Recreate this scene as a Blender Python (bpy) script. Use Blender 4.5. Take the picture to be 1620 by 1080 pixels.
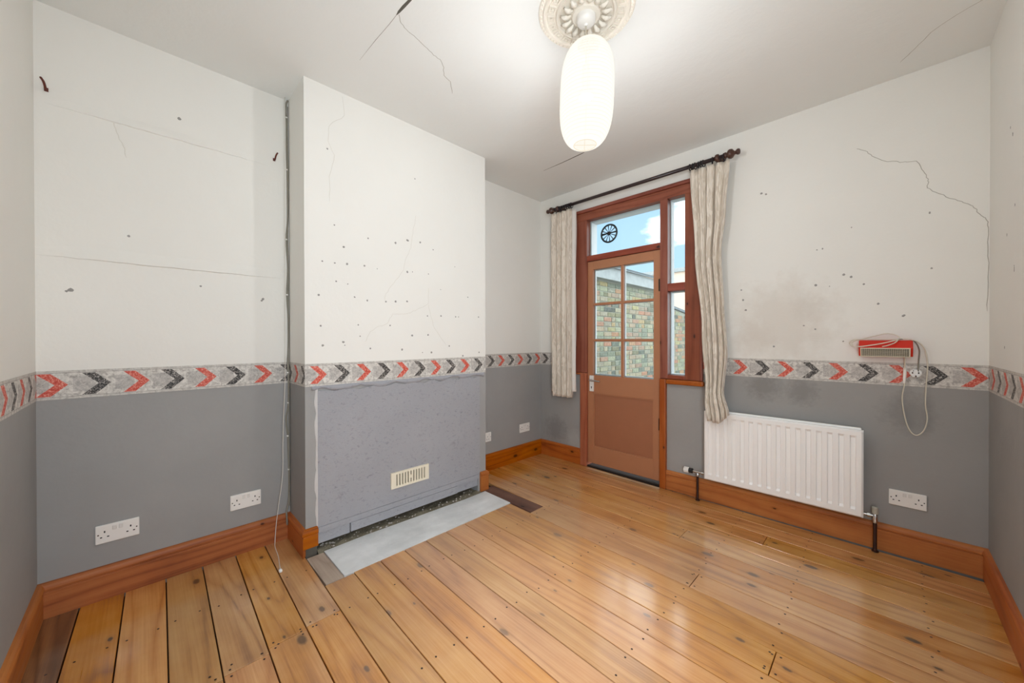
import bpy, bmesh, math, random
from mathutils import Vector, Matrix
R = random.Random(7)
PI = math.pi
scene = bpy.context.scene
for o in list(bpy.data.objects):
    bpy.data.objects.remove(o)
COL = scene.collection

# ------------------------------------------------------------------ camera, world, lights, exposure
W, D, H = 2.983, 3.368, 2.70            # room: x 0..W, y -D..0, z 0..H
CX, CY1, CY2 = 0.311, -2.393, -1.057    # chimney breast depth and its two sides
cam = bpy.data.cameras.new('camera')
cam.sensor_fit = 'HORIZONTAL'; cam.sensor_width = 36.0; cam.lens = 36.0 * 584.94 / 1620.0
cam.clip_start = 0.02
camo = bpy.data.objects.new('camera', cam); COL.objects.link(camo)
yaw, pitch, roll = 0.7876, -0.0046, -0.0018
F = Vector((-math.sin(yaw) * math.cos(pitch), math.cos(yaw) * math.cos(pitch), math.sin(pitch)))
Rt = Vector((math.cos(yaw), math.sin(yaw), 0)); Up = Rt.cross(F)
R2 = Rt * math.cos(roll) + Up * math.sin(roll); U2 = -Rt * math.sin(roll) + Up * math.cos(roll)
camo.matrix_world = Matrix(((R2.x, U2.x, -F.x, 2.6046), (R2.y, U2.y, -F.y, -3.0333), (R2.z, U2.z, -F.z, 1.22), (0, 0, 0, 1)))
scene.camera = camo
vs = scene.view_settings
scene.display_settings.display_device = 'sRGB'
vs.view_transform = 'Standard'; vs.look = 'None'; vs.exposure = 0.20; vs.gamma = 1.0; vs.use_curve_mapping = False
cy = scene.cycles
cy.max_bounces = 10; cy.diffuse_bounces = 6; cy.glossy_bounces = 4; cy.transparent_max_bounces = 16
cy.caustics_reflective = False; cy.caustics_refractive = False
cy.use_denoising = True
try: cy.denoiser = 'OPENIMAGEDENOISE'
except Exception: pass
cy.sample_clamp_indirect = 6.0

SKY_STRENGTH = 5.4
LAMP_W = 64.0
FILL_W = 35.0

def build_world():
    w = bpy.data.worlds.new('sky'); scene.world = w; w.use_nodes = True
    nt = w.node_tree; nt.nodes.clear()
    N = nt.nodes.new; L = nt.links.new
    out = N('ShaderNodeOutputWorld'); bg = N('ShaderNodeBackground'); bg.inputs[1].default_value = SKY_STRENGTH
    tc = N('ShaderNodeTexCoord')
    sep = N('ShaderNodeSeparateXYZ'); L(tc.outputs['Generated'], sep.inputs[0])
    grad = N('ShaderNodeValToRGB'); L(sep.outputs['Z'], grad.inputs[0])
    e = grad.color_ramp.elements
    e[0].position = 0.0; e[0].color = (0.115, 0.165, 0.21, 1)
    e[1].position = 0.75; e[1].color = (0.07, 0.125, 0.20, 1)
    mp = N('ShaderNodeMapping'); mp.inputs['Scale'].default_value = (1.0, 1.0, 1.9); mp.inputs['Location'].default_value = (1.7, 0.2, 0.5)
    L(tc.outputs['Generated'], mp.inputs[0])
    n = N('ShaderNodeTexNoise'); n.inputs['Scale'].default_value = 3.4; n.inputs['Detail'].default_value = 7; n.inputs['Roughness'].default_value = 0.52
    L(mp.outputs[0], n.inputs['Vector'])
    r = N('ShaderNodeValToRGB'); L(n.outputs['Fac'], r.inputs[0])
    r.color_ramp.elements[0].position = 0.40; r.color_ramp.elements[1].position = 0.56
    mix = N('ShaderNodeMix'); mix.data_type = 'RGBA'
    L(r.outputs[0], mix.inputs[0]); L(grad.outputs[0], mix.inputs[6]); mix.inputs[7].default_value = (0.66, 0.68, 0.70, 1)
    L(mix.outputs[2], bg.inputs[0]); L(bg.outputs[0], out.inputs[0])
build_world()

def area_light(name, loc, rot, sx, sy, power, col=(1, 1, 1), portal=False):
    l = bpy.data.lights.new(name, 'AREA'); l.shape = 'RECTANGLE'; l.size = sx; l.size_y = sy; l.energy = power; l.color = col
    if portal: l.cycles.is_portal = True
    o = bpy.data.objects.new(name, l); COL.objects.link(o); o.location = loc; o.rotation_euler = rot
    return o
# daylight enters through the glazed door unit
area_light('window_portal', (1.02, 0.32, 1.65), (PI / 2, 0, PI), 1.3, 1.7, 1, portal=True)
# fill light added in a made-up doorway in the right wall beside the camera
area_light('fill_light', (3.10, -2.92, 1.20), (PI / 2, 0, PI / 6), 0.80, 1.6, FILL_W, (0.84, 0.93, 1.0))

# ------------------------------------------------------------------ helpers
class MB:
    def __init__(s): s.v = []; s.f = []; s.uv = None
    def add(s, vs_, fs):
        b = len(s.v); s.v += [tuple(v) for v in vs_]; s.f += [tuple(i + b for i in f) for f in fs]
    def box(s, x0, x1, y0, y1, z0, z1):
        x0, x1 = sorted((x0, x1)); y0, y1 = sorted((y0, y1)); z0, z1 = sorted((z0, z1))
        s.add([(x0, y0, z0), (x1, y0, z0), (x1, y1, z0), (x0, y1, z0), (x0, y0, z1), (x1, y0, z1), (x1, y1, z1), (x0, y1, z1)],
              [(0, 3, 2, 1), (4, 5, 6, 7), (0, 1, 5, 4), (1, 2, 6, 5), (2, 3, 7, 6), (3, 0, 4, 7)]); return s
    def prism(s, pts, z0, z1):           # polygon (x,y) extruded in z
        n = len(pts)
        a = sum(pts[i][0] * pts[(i + 1) % n][1] - pts[(i + 1) % n][0] * pts[i][1] for i in range(n))
        if a < 0: pts = pts[::-1]
        s.add([(x, y, z0) for x, y in pts] + [(x, y, z1) for x, y in pts],
              [tuple(range(n - 1, -1, -1)), tuple(range(n, 2 * n))] + [(i, (i + 1) % n, n + (i + 1) % n, n + i) for i in range(n)]); return s
    def sweep(s, prof, frames):          # profile points (a,b) placed by frames (o, A, B): o + a*A + b*B, capped
        n = len(prof); m = len(frames)
        vs_ = [Vector(o) + Vector(A) * a + Vector(B) * b for o, A, B in frames for a, b in prof]
        fs = [(k * n + i, k * n + (i + 1) % n, (k + 1) * n + (i + 1) % n, (k + 1) * n + i) for k in range(m - 1) for i in range(n)]
        fs += [tuple(range(n - 1, -1, -1)), tuple(range((m - 1) * n, m * n))]
        s.add(vs_, fs); return s
    def tube(s, pts, r, n=8, closed=False):
        pts = [Vector(p) for p in pts]; m = len(pts); rr = r if isinstance(r, (list, tuple)) else [r] * m
        vs_ = []; prev = None
        for i, p in enumerate(pts):
            a = pts[i - 1] if (i > 0 or closed) else p; b = pts[(i + 1) % m] if (i < m - 1 or closed) else p
            t = (b - a).normalized()
            if prev is None:
                u = t.orthogonal().normalized()
            else:
                u = (prev - t * prev.dot(t)); u = u.normalized() if u.length > 1e-6 else t.orthogonal().normalized()
            prev = u; w = t.cross(u)
            vs_ += [p + (u * math.cos(2 * PI * k / n) + w * math.sin(2 * PI * k / n)) * rr[i] for k in range(n)]
        fs = []
        for i in range(m if closed else m - 1):
            j = (i + 1) % m
            fs += [(i * n + k, i * n + (k + 1) % n, j * n + (k + 1) % n, j * n + k) for k in range(n)]
        if not closed: fs += [tuple(range(n - 1, -1, -1)), tuple(range((m - 1) * n, m * n))]
        s.add(vs_, fs); return s
    def lathe(s, prof, o=(0, 0, 0), axis='z', n=24, caps=True):   # profile (r, h)
        o = Vector(o); ax = {'z': (Vector((1, 0, 0)), Vector((0, 1, 0)), Vector((0, 0, 1))), 'x': (Vector((0, 1, 0)), Vector((0, 0, 1)), Vector((1, 0, 0))), 'y': (Vector((0, 0, 1)), Vector((1, 0, 0)), Vector((0, 1, 0)))}[axis]
        vs_ = []; m = len(prof)
        for r, h in prof:
            vs_ += [o + ax[2] * h + (ax[0] * math.cos(2 * PI * k / n) + ax[1] * math.sin(2 * PI * k / n)) * r for k in range(n)]
        fs = [(i * n + k, i * n + (k + 1) % n, (i + 1) * n + (k + 1) % n, (i + 1) * n + k) for i in range(m - 1) for k in range(n)]
        if caps: fs += [tuple(range(n - 1, -1, -1)), tuple(range((m - 1) * n, m * n))]
        s.add(vs_, fs); return s
    def build(s, name, mat, parent=None, smooth=False, kind=None, loc=None, angle=None):
        me = bpy.data.meshes.new(name)
        vs_ = s.v
        if loc: vs_ = [(x - loc[0], y - loc[1], z - loc[2]) for x, y, z in vs_]
        me.from_pydata(vs_, [], s.f)
        bm = bmesh.new(); bm.from_mesh(me); bmesh.ops.recalc_face_normals(bm, faces=bm.faces); bm.to_mesh(me); bm.free()
        if mat: me.materials.append(mat)
        if smooth:
            me.polygons.foreach_set('use_smooth', [True] * len(me.polygons))
            if angle is not None:
                try: me.set_sharp_from_angle(angle=math.radians(angle))
                except Exception: pass
        o = bpy.data.objects.new(name, me); COL.objects.link(o)
        if loc: o.location = loc
        if parent:
            o.parent = parent; o.matrix_parent_inverse = Matrix.Translation(-parent.location) if parent.rotation_euler == Matrix.Identity(3).to_euler() else parent.matrix_basis.inverted()
        if kind: o['kind'] = kind
        return o

def empty(name, loc=(0, 0, 0)):
    o = bpy.data.objects.new(name, None); COL.objects.link(o); o.location = loc; o.empty_display_size = 0.05
    return o
def tag(o, label=None, cat=None, group=None, kind=None):
    if label: o['label'] = label
    if cat: o['category'] = cat
    if group: o['group'] = group
    if kind: o['kind'] = kind
    return o
def copy_tree(o, parent=None):
    c = o.copy(); COL.objects.link(c)
    if parent: c.parent = parent
    for ch in list(o.children): copy_tree(ch, c)
    return c
def spline(pts, k=8):
    pts = [Vector(p) for p in pts]; out = []
    for i in range(len(pts) - 1):
        p0 = pts[max(i - 1, 0)]; p1 = pts[i]; p2 = pts[i + 1]; p3 = pts[min(i + 2, len(pts) - 1)]
        for j in range(k):
            t = j / k
            out.append(0.5 * ((2 * p1) + (p2 - p0) * t + (2 * p0 - 5 * p1 + 4 * p2 - p3) * t * t + (3 * p1 - p0 - 3 * p2 + p3) * t ** 3))
    out.append(pts[-1]); return out

# ------------------------------------------------------------------ materials
def s2l(c):
    return tuple(((v / 255) / 12.92 if v <= 10 else ((v / 255 + 0.055) / 1.055) ** 2.4) for v in c)
class NT:
    def __init__(s, name):
        s.m = bpy.data.materials.new(name); s.m.use_nodes = True; s.t = s.m.node_tree; s.t.nodes.clear()
        s.out = s.t.nodes.new('ShaderNodeOutputMaterial')
    def n(s, kind, **kw):
        nd = s.t.nodes.new(kind)
        for k, v in kw.items(): setattr(nd, k, v)
        return nd
    def put(s, sock, v):
        if isinstance(v, bpy.types.NodeSocket): s.t.links.new(v, sock)
        elif isinstance(v, (tuple, list)) and len(v) == 3 and sock.type == 'RGBA': sock.default_value = (*v, 1)
        else: sock.default_value = v
    def math(s, op, a, b=0.0, c=None, clamp=False):
        nd = s.n('ShaderNodeMath', operation=op, use_clamp=clamp); s.put(nd.inputs[0], a); s.put(nd.inputs[1], b)
        if c is not None: s.put(nd.inputs[2], c)
        return nd.outputs[0]
    def mix(s, f, a, b, blend='MIX'):
        nd = s.n('ShaderNodeMix', data_type='RGBA', blend_type=blend); s.put(nd.inputs[0], f); s.put(nd.inputs[6], a); s.put(nd.inputs[7], b); return nd.outputs[2]
    def noise(s, vec, scale, detail=3, rough=0.5, dist=0.0, out='Fac'):
        nd = s.n('ShaderNodeTexNoise'); s.put(nd.inputs['Vector'], vec); nd.inputs['Scale'].default_value = scale; nd.inputs['Detail'].default_value = detail
        nd.inputs['Roughness'].default_value = rough; nd.inputs['Distortion'].default_value = dist; return nd.outputs[out]
    def ramp(s, f, *stops):
        nd = s.n('ShaderNodeValToRGB'); s.put(nd.inputs[0], f); e = nd.color_ramp.elements
        while len(e) < len(stops): e.new(0.5)
        for el, (p, c) in zip(e, stops):
            el.position = p; el.color = (*(c if isinstance(c, (tuple, list)) else (c, c, c)), 1)
        return nd.outputs[0]
    def remap(s, v, a, b, c=0.0, d=1.0):
        nd = s.n('ShaderNodeMapRange'); s.put(nd.inputs[0], v)
        for i, x in enumerate((a, b, c, d)): nd.inputs[i + 1].default_value = x
        return nd.outputs[0]
    def mapping(s, vec, scale=(1, 1, 1), loc=(0, 0, 0), rot=(0, 0, 0)):
        nd = s.n('ShaderNodeMapping'); s.put(nd.inputs[0], vec); nd.inputs['Scale'].default_value = scale; nd.inputs['Location'].default_value = loc; nd.inputs['Rotation'].default_value = rot
        return nd.outputs[0]
    def obj(s): return s.n('ShaderNodeTexCoord').outputs['Object']
    def pos(s): return s.n('ShaderNodeNewGeometry').outputs['Position']
    def rnd(s): return s.n('ShaderNodeObjectInfo').outputs['Random']
    def bump(s, h, strength=0.3, dist=0.01):
        nd = s.n('ShaderNodeBump'); s.put(nd.inputs['Height'], h); nd.inputs['Strength'].default_value = strength; nd.inputs['Distance'].default_value = dist; return nd.outputs[0]
    def bsdf(s, color, rough=0.5, normal=None, **kw):
        b = s.n('ShaderNodeBsdfPrincipled'); s.put(b.inputs['Base Color'], color); s.put(b.inputs['Roughness'], rough)
        if normal is not None: s.put(b.inputs['Normal'], normal)
        for k, v in kw.items(): s.put(b.inputs[k.replace('_', ' ')], v)
        s.t.links.new(b.outputs[0], s.out.inputs[0]); return s.m

MAT = {}
def simple(name, rgb, rough=0.5, var=0.06, scale=30, **kw):
    t = NT(name); c = s2l(rgb); f = t.noise(t.obj(), scale, 4)
    col = t.mix(f, tuple(x * (1 - var) for x in c), tuple(min(1, x * (1 + var)) for x in c))
    MAT[name] = t.bsdf(col, rough, **kw); return MAT[name]

def wall_paint(name, top, low, split=1.02, stain=0.05, rough=0.75, grime=()):
    t = NT(name); p = t.pos(); sep = t.n('ShaderNodeSeparateXYZ'); t.put(sep.inputs[0], p)
    f = t.math('GREATER_THAN', sep.outputs['Z'], split)
    a = t.mix(t.noise(p, 1.3, 5, 0.6), tuple(x * (1 - stain) for x in s2l(top)), tuple(min(1, x * (1 + stain * .6)) for x in s2l(top)))
    low2 = t.mix(t.noise(p, 2.2, 6, 0.62), tuple(x * 0.86 for x in s2l(low)), tuple(x * 1.12 for x in s2l(low)))
    fine = t.noise(p, 60, 3)
    col = t.mix(f, low2, a)
    col = t.mix(t.ramp(t.noise(p, 9, 6, 0.7), (0.62, 0.0), (0.8, 0.25)), col, tuple(x * 0.55 for x in s2l(low)), 'MIX') if stain > .07 else col
    for c, rad, rgb, amt in grime:
        d = t.n('ShaderNodeVectorMath', operation='DISTANCE'); t.put(d.inputs[0], p); d.inputs[1].default_value = c
        q = t.math('ADD', t.math('DIVIDE', d.outputs['Value'], rad), t.math('MULTIPLY', t.math('SUBTRACT', t.noise(p, 3.2 / rad, 5, 0.65), 0.5), 1.5))
        col = t.mix(t.remap(q, 0.35, 1.05, amt, 0.0), col, s2l(rgb))
    h = t.math('ADD', t.math('MULTIPLY', t.noise(p, 5, 4), 0.9), t.math('MULTIPLY', fine, 0.1))
    MAT[name] = t.bsdf(col, rough, t.bump(h, 0.25, 0.02), Specular_IOR_Level=0.3)
wall_paint('wall_paint', (232, 231, 226), (156, 156, 155))
wall_paint('wall_paint_back', (232, 231, 226), (156, 155, 153), grime=(((2.12, 0, 1.33), .34, (206, 198, 188), .5), ((2.26, 0, 1.42), .10, (202, 195, 186), .3), ((1.97, 0, 1.22), .14, (208, 200, 190), .4),
    ((2.02, 0, .90), .12, (112, 110, 108), .5), ((2.23, 0, .88), .10, (112, 110, 108), .45), ((2.70, 0, .80), .13, (124, 123, 122), .5), ((.20, 0, .30), .16, (116, 116, 116), .5), ((.44, 0, .22), .12, (176, 176, 174), .45), ((1.43, 0, .30), .13, (160, 160, 160), .4)))
wall_paint('ceiling_paint', (231, 233, 231), (231, 233, 231), split=-5, stain=0.04, rough=0.85)

def wood(name, dark, mid, light, grain_axis=0, rough=0.35, knots=0.0, spec=0.5, coat=0.0, scale=1.0, rand=0.10, fig=0.55, across=1, worn_sheen=None):
    """plain-sawn pine: distorted growth rings seen along the board, fine pores, knots"""
    t = NT(name); o = t.obj(); r = t.rnd()
    cmb = t.n('ShaderNodeCombineXYZ')
    for i, k in enumerate((37.0, 91.0, 53.0)): t.put(cmb.inputs[i], t.math('MULTIPLY', r, k))
    off = t.n('ShaderNodeVectorMath', operation='ADD'); t.put(off.inputs[0], o); t.put(off.inputs[1], cmb.outputs[0]); v = off.outputs[0]
    def sc(along, across): return tuple((along if i == grain_axis else across) * scale for i in range(3))
    field = t.noise(t.mapping(v, sc(0.55, 5.5)), 1.0, 1.5, 0.4, 0.2)             # smooth field whose contours are the rings
    ring = t.math('PINGPONG', t.math('MULTIPLY', field, 15.0), 1.0)
    ring = t.math('MULTIPLY', t.math('POWER', ring, 2.2), fig)
    fine = t.noise(t.mapping(v, sc(3.0, 130)), 1.0, 3, 0.6)
    blotch = t.noise(v, 2.6 * scale, 4, 0.6)
    g = t.math('ADD', t.math('MULTIPLY', fine, 0.45), t.math('SUBTRACT', t.math('MULTIPLY', blotch, 0.75), t.math('MULTIPLY', ring, 0.42)))
    col = t.ramp(g, (0.10, s2l(dark)), (0.45, s2l(mid)), (0.75, s2l(light)))
    hsv = t.n('ShaderNodeHueSaturation'); t.put(hsv.inputs['Color'], col)
    t.put(hsv.inputs['Value'], t.remap(r, 0, 1, 1 - rand, 1 + rand)); t.put(hsv.inputs['Hue'], t.remap(t.math('FRACT', t.math('MULTIPLY', r, 17.3)), 0, 1, 0.494, 0.505))
    t.put(hsv.inputs['Saturation'], t.remap(t.math('FRACT', t.math('MULTIPLY', r, 7.7)), 0, 1, 0.88, 1.08))
    col = hsv.outputs[0]
    if knots:
        vo = t.n('ShaderNodeTexVoronoi', feature='F1', voronoi_dimensions='2D'); vo.inputs['Scale'].default_value = 1.0
        sp = t.n('ShaderNodeSeparateXYZ'); t.put(sp.inputs[0], v); cb_ = t.n('ShaderNodeCombineXYZ')
        t.put(cb_.inputs[0], t.math('MULTIPLY', sp.outputs[grain_axis], 2.3 * scale)); t.put(cb_.inputs[1], t.math('MULTIPLY', sp.outputs[across], 4.4 * scale)); t.put(vo.inputs['Vector'], cb_.outputs[0])
        d = t.math('ADD', vo.outputs['Distance'], t.math('MULTIPLY', t.math('SUBTRACT', t.noise(v, 60, 2), 0.5), 0.03))
        pick = t.n('ShaderNodeSeparateColor'); t.put(pick.inputs[0], vo.outputs['Color'])
        size = t.remap(pick.outputs[1], 0, 1, 0.016, 0.060 * knots)
        k = t.math('MULTIPLY', t.remap(t.math('DIVIDE', d, size), 0.75, 1.35, 1.0, 0.0), t.math('GREATER_THAN', pick.outputs[0], 0.32))
        halo = t.math('MULTIPLY', t.remap(t.math('DIVIDE', d, size), 1.0, 3.2, 0.35, 0.0), t.math('GREATER_THAN', pick.outputs[0], 0.32))
        col = t.mix(halo, col, tuple(x * 0.5 for x in s2l(mid)))
        col = t.mix(t.math('MULTIPLY', k, 0.9), col, tuple(x * 0.13 for x in s2l(mid)))
    if worn_sheen:  # pale mid floor: worn varnish, with reflected sheen painted into the colour
        p = t.pos(); d = t.n('ShaderNodeVectorMath', operation='DISTANCE'); t.put(d.inputs[0], t.mapping(p, (1, 1, 0))); d.inputs[1].default_value = worn_sheen[0]
        wf = t.math('MULTIPLY', t.remap(t.math('ADD', d.outputs['Value'], t.math('MULTIPLY', t.math('SUBTRACT', t.noise(p, 2.4, 4, 0.6), 0.5), 1.1)), worn_sheen[1], worn_sheen[2], 0.62, 0.0), t.remap(fine, 0.3, 0.6, 0.7, 1.0))
        col = t.mix(wf, col, t.mix(0.62, col, s2l(worn_sheen[3])))
    bmp = t.bump(t.math('ADD', t.math('MULTIPLY', fine, .5), t.math('MULTIPLY', t.noise(v, 3.0, 2), 1.5)), 0.10, 0.004)
    MAT[name] = t.bsdf(col, t.remap(fine, 0.2, 0.8, rough * 0.8, rough * 1.3), bmp, Specular_IOR_Level=spec, Coat_Weight=coat, Coat_Roughness=0.16, Coat_IOR=1.85)
wood('floor_pine', (134, 78, 26), (196, 132, 54), (220, 164, 92), 0, 0.32, 1.15, 0.4, 1.0, fig=0.62, worn_sheen=((1.25, -1.55, 0), 0.55, 1.35, (218, 178, 150)))
wood('floor_pine_dark', (70, 36, 14), (126, 78, 36), (168, 112, 60), 0, 0.36, 1.15, 0.4, 0.8, fig=0.7)
wood('patch_wood', (140, 118, 100), (172, 150, 132), (190, 170, 152), 0, 0.6, 0.6, 0.3)
wood('dark_plank', (70, 44, 38), (104, 70, 58), (128, 92, 78), 0, 0.45, 0.6, 0.4)
wood('skirting_x', (116, 50, 6), (170, 88, 16), (190, 110, 34), 0, 0.42, 1.0, 0.25, across=2)
wood('skirting_y', (116, 50, 6), (170, 88, 16), (190, 110, 34), 1, 0.42, 1.0, 0.25, across=2)
wood('frame_red_z', (92, 42, 30), (136, 72, 54), (154, 90, 70), 2, 0.38, 0.8, 0.4, 0.0, across=0)
wood('frame_red_x', (92, 42, 30), (136, 72, 54), (154, 90, 70), 0, 0.38, 0.8, 0.4, 0.0, across=2)
wood('post_orange_z', (128, 54, 20), (160, 80, 34), (176, 96, 48), 2, 0.38, 0.5, 0.4, 0.0, across=0)
simple('door_paint', (176, 120, 86), 0.42, 0.05, 14)
simple('door_panel_paint', (162, 106, 76), 0.45, 0.07, 9)
simple('white_plastic', (236, 234, 230), 0.35, 0.01)
simple('switch_white', (222, 220, 216), 0.35, 0.01)
simple('cream_plastic', (232, 225, 205), 0.45, 0.03)
simple('black_plastic', (22, 22, 24), 0.4, 0.1)
simple('dark_hole', (24, 20, 18), 0.8, 0.2)
simple('radiator_white', (247, 247, 246), 0.35, 0.015)
simple('pole_dark', (50, 36, 36), 0.3, 0.2)
simple('ring_dark', (34, 29, 33), 0.35, 0.2)
simple('finial_brown', (74, 46, 36), 0.35, 0.25)
simple('copper_pipe', (62, 38, 30), 0.4, 0.2, Metallic=0.4)
simple('chrome', (200, 200, 198), 0.25, 0.03, Metallic=0.9)
simple('valve_grey', (176, 172, 160), 0.5, 0.1)
simple('heater_red', (206, 40, 22), 0.38, 0.06)
simple('heater_dark', (60, 54, 48), 0.6, 0.2)
simple('grille_cream', (226, 220, 200), 0.4, 0.03)
simple('flex_cream', (214, 208, 192), 0.45, 0.03)
simple('flex_grey', (134, 130, 118), 0.5, 0.12)
simple('cord_white', (226, 222, 214), 0.6, 0.03)
simple('rust', (96, 40, 26), 0.7, 0.35, 60)
simple('plaster_white', (238, 233, 222), 0.8, 0.03)
simple('plaster_pale', (206, 204, 203), 0.8, 0.08, 30)
simple('plaster_raw', (186, 178, 170), 0.85, 0.16, 12)
simple('crack_dark', (176, 172, 164), 0.9, 0.25, 40)
simple('crack_faint', (218, 215, 207), 0.9, 0.05, 40)
simple('gap_dark', (92, 88, 80), 0.9, 0.25, 20)
simple('hole_grey', (150, 148, 145), 0.9, 0.2)
simple('outer_white', (226, 230, 232), 0.5, 0.03)
simple('void_brown', (40, 27, 18), 0.9, 0.3)
simple('nail_dark', (52, 34, 26), 0.6, 0.3)
simple('brass_dark', (58, 44, 34), 0.45, 0.2, Metallic=0.5)
simple('fan_green', (34, 48, 48), 0.35, 0.1)
simple('coping_grey', (160, 166, 166), 0.8, 0.3, 9)
simple('slate', (112, 122, 126), 0.7, 0.25, 14)
simple('mortar_out', (158, 160, 148), 0.9, 0.25, 20)
simple('yard_ground', (150, 148, 142), 0.9, 0.2, 6)
simple('far_brick', (222, 200, 180), 0.9, 0.12, 20)
simple('leaf_green', (96, 120, 74), 0.7, 0.3, 10)

def rough_concrete(name, a, b, scale=8, bumpd=0.02, rough=0.85):
    t = NT(name); o = t.obj(); f = t.noise(o, scale, 7, 0.65, 0.4)
    st = t.noise(t.mapping(o, (3, 1, 1)), scale * .35, 5, 0.6, 0.8)
    col = t.ramp(t.math('ADD', t.math('MULTIPLY', f, 0.5), t.math('MULTIPLY', st, 0.5)), (0.3, s2l(a)), (0.68, s2l(b)))
    MAT[name] = t.bsdf(col, rough, t.bump(t.noise(o, scale * 5, 5), 0.4, bumpd))
rough_concrete('hearth_grey', (196, 198, 198), (240, 241, 241), 5, 0.004, 0.55)
rough_concrete('rubble', (84, 76, 60), (160, 152, 130), 22, 0.02)
rough_concrete('mortar_strip', (82, 80, 78), (136, 134, 130), 24, 0.01)

def board_mat():
    t = NT('board_grey'); o = t.obj()
    base = t.mix(t.noise(o, 1.7, 5, 0.6), s2l((144, 146, 153)), s2l((168, 169, 174)))
    sp = t.noise(t.mapping(o, (1, 1.0, 1.6)), 40, 5, 0.65, 0.6)
    col = t.mix(t.ramp(sp, (0.565, 0.0), (0.72, 0.55)), base, s2l((104, 104, 110)))
    sp2 = t.noise(t.mapping(o, (1, 1.0, 1.0)), 7, 5, 0.7, 0.3)
    col = t.mix(t.ramp(sp2, (0.62, 0.0), (0.72, 0.5)), col, s2l((112, 110, 112)))
    h = t.math('ADD', t.noise(t.mapping(o, (1, 1, 3)), 70, 4, 0.6), t.noise(o, 14, 3))
    MAT['board_grey'] = t.bsdf(col, 0.7, t.bump(h, 0.55, 0.006))
board_mat()

def curtain_mat():
    t = NT('curtain_damask'); o = t.obj()
    fld = t.noise(t.mapping(o, (26, 26, 4.5)), 1.0, 3, 0.55, 0.9)
    f = t.ramp(t.math('PINGPONG', t.math('MULTIPLY', fld, 9.0), 1.0), (0.3, 0.0), (0.7, 1.0))
    col = t.mix(f, s2l((206, 195, 180)), s2l((226, 217, 204)))
    MAT['curtain_damask'] = t.bsdf(col, t.remap(f, 0, 1, 0.7, 0.45), t.bump(t.noise(t.mapping(o, (200, 200, 500)), 1.0, 2), 0.15, 0.002), Sheen_Weight=0.2)
    simple('curtain_lining', (226, 222, 216), 0.8, 0.02)
curtain_mat()

def glass_mat():
    t = NT('window_glass')
    tr = t.n('ShaderNodeBsdfTransparent'); tr.inputs[0].default_value = (0.94, 0.97, 0.965, 1)
    gl = t.n('ShaderNodeBsdfGlossy'); gl.inputs['Roughness'].default_value = 0.02
    fr = t.n('ShaderNodeFresnel'); fr.inputs[0].default_value = 1.45
    m = t.n('ShaderNodeMixShader'); t.put(m.inputs[0], t.math('MULTIPLY', fr.outputs[0], 0.8)); t.t.links.new(tr.outputs[0], m.inputs[1]); t.t.links.new(gl.outputs[0], m.inputs[2])
    t.t.links.new(m.outputs[0], t.out.inputs[0]); MAT['window_glass'] = t.m
glass_mat()

def paper_mat(name, col, strength, see=0.25):
    t = NT(name); e = t.n('ShaderNodeEmission'); e.inputs[0].default_value = (*col, 1); e.inputs[1].default_value = strength
    tr = t.n('ShaderNodeBsdfTransparent'); m = t.n('ShaderNodeMixShader'); m.inputs[0].default_value = see
    t.t.links.new(e.outputs[0], m.inputs[1]); t.t.links.new(tr.outputs[0], m.inputs[2]); t.t.links.new(m.outputs[0], t.out.inputs[0]); MAT[name] = t.m
paper_mat('lantern_paper', (1.0, 0.955, 0.86), 1.03, 0.22)
paper_mat('lantern_rib', (1.0, 0.92, 0.79), 0.86, 0.0)
paper_mat('lantern_wire', (1.0, 0.88, 0.68), 0.80, 0.0)

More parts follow.
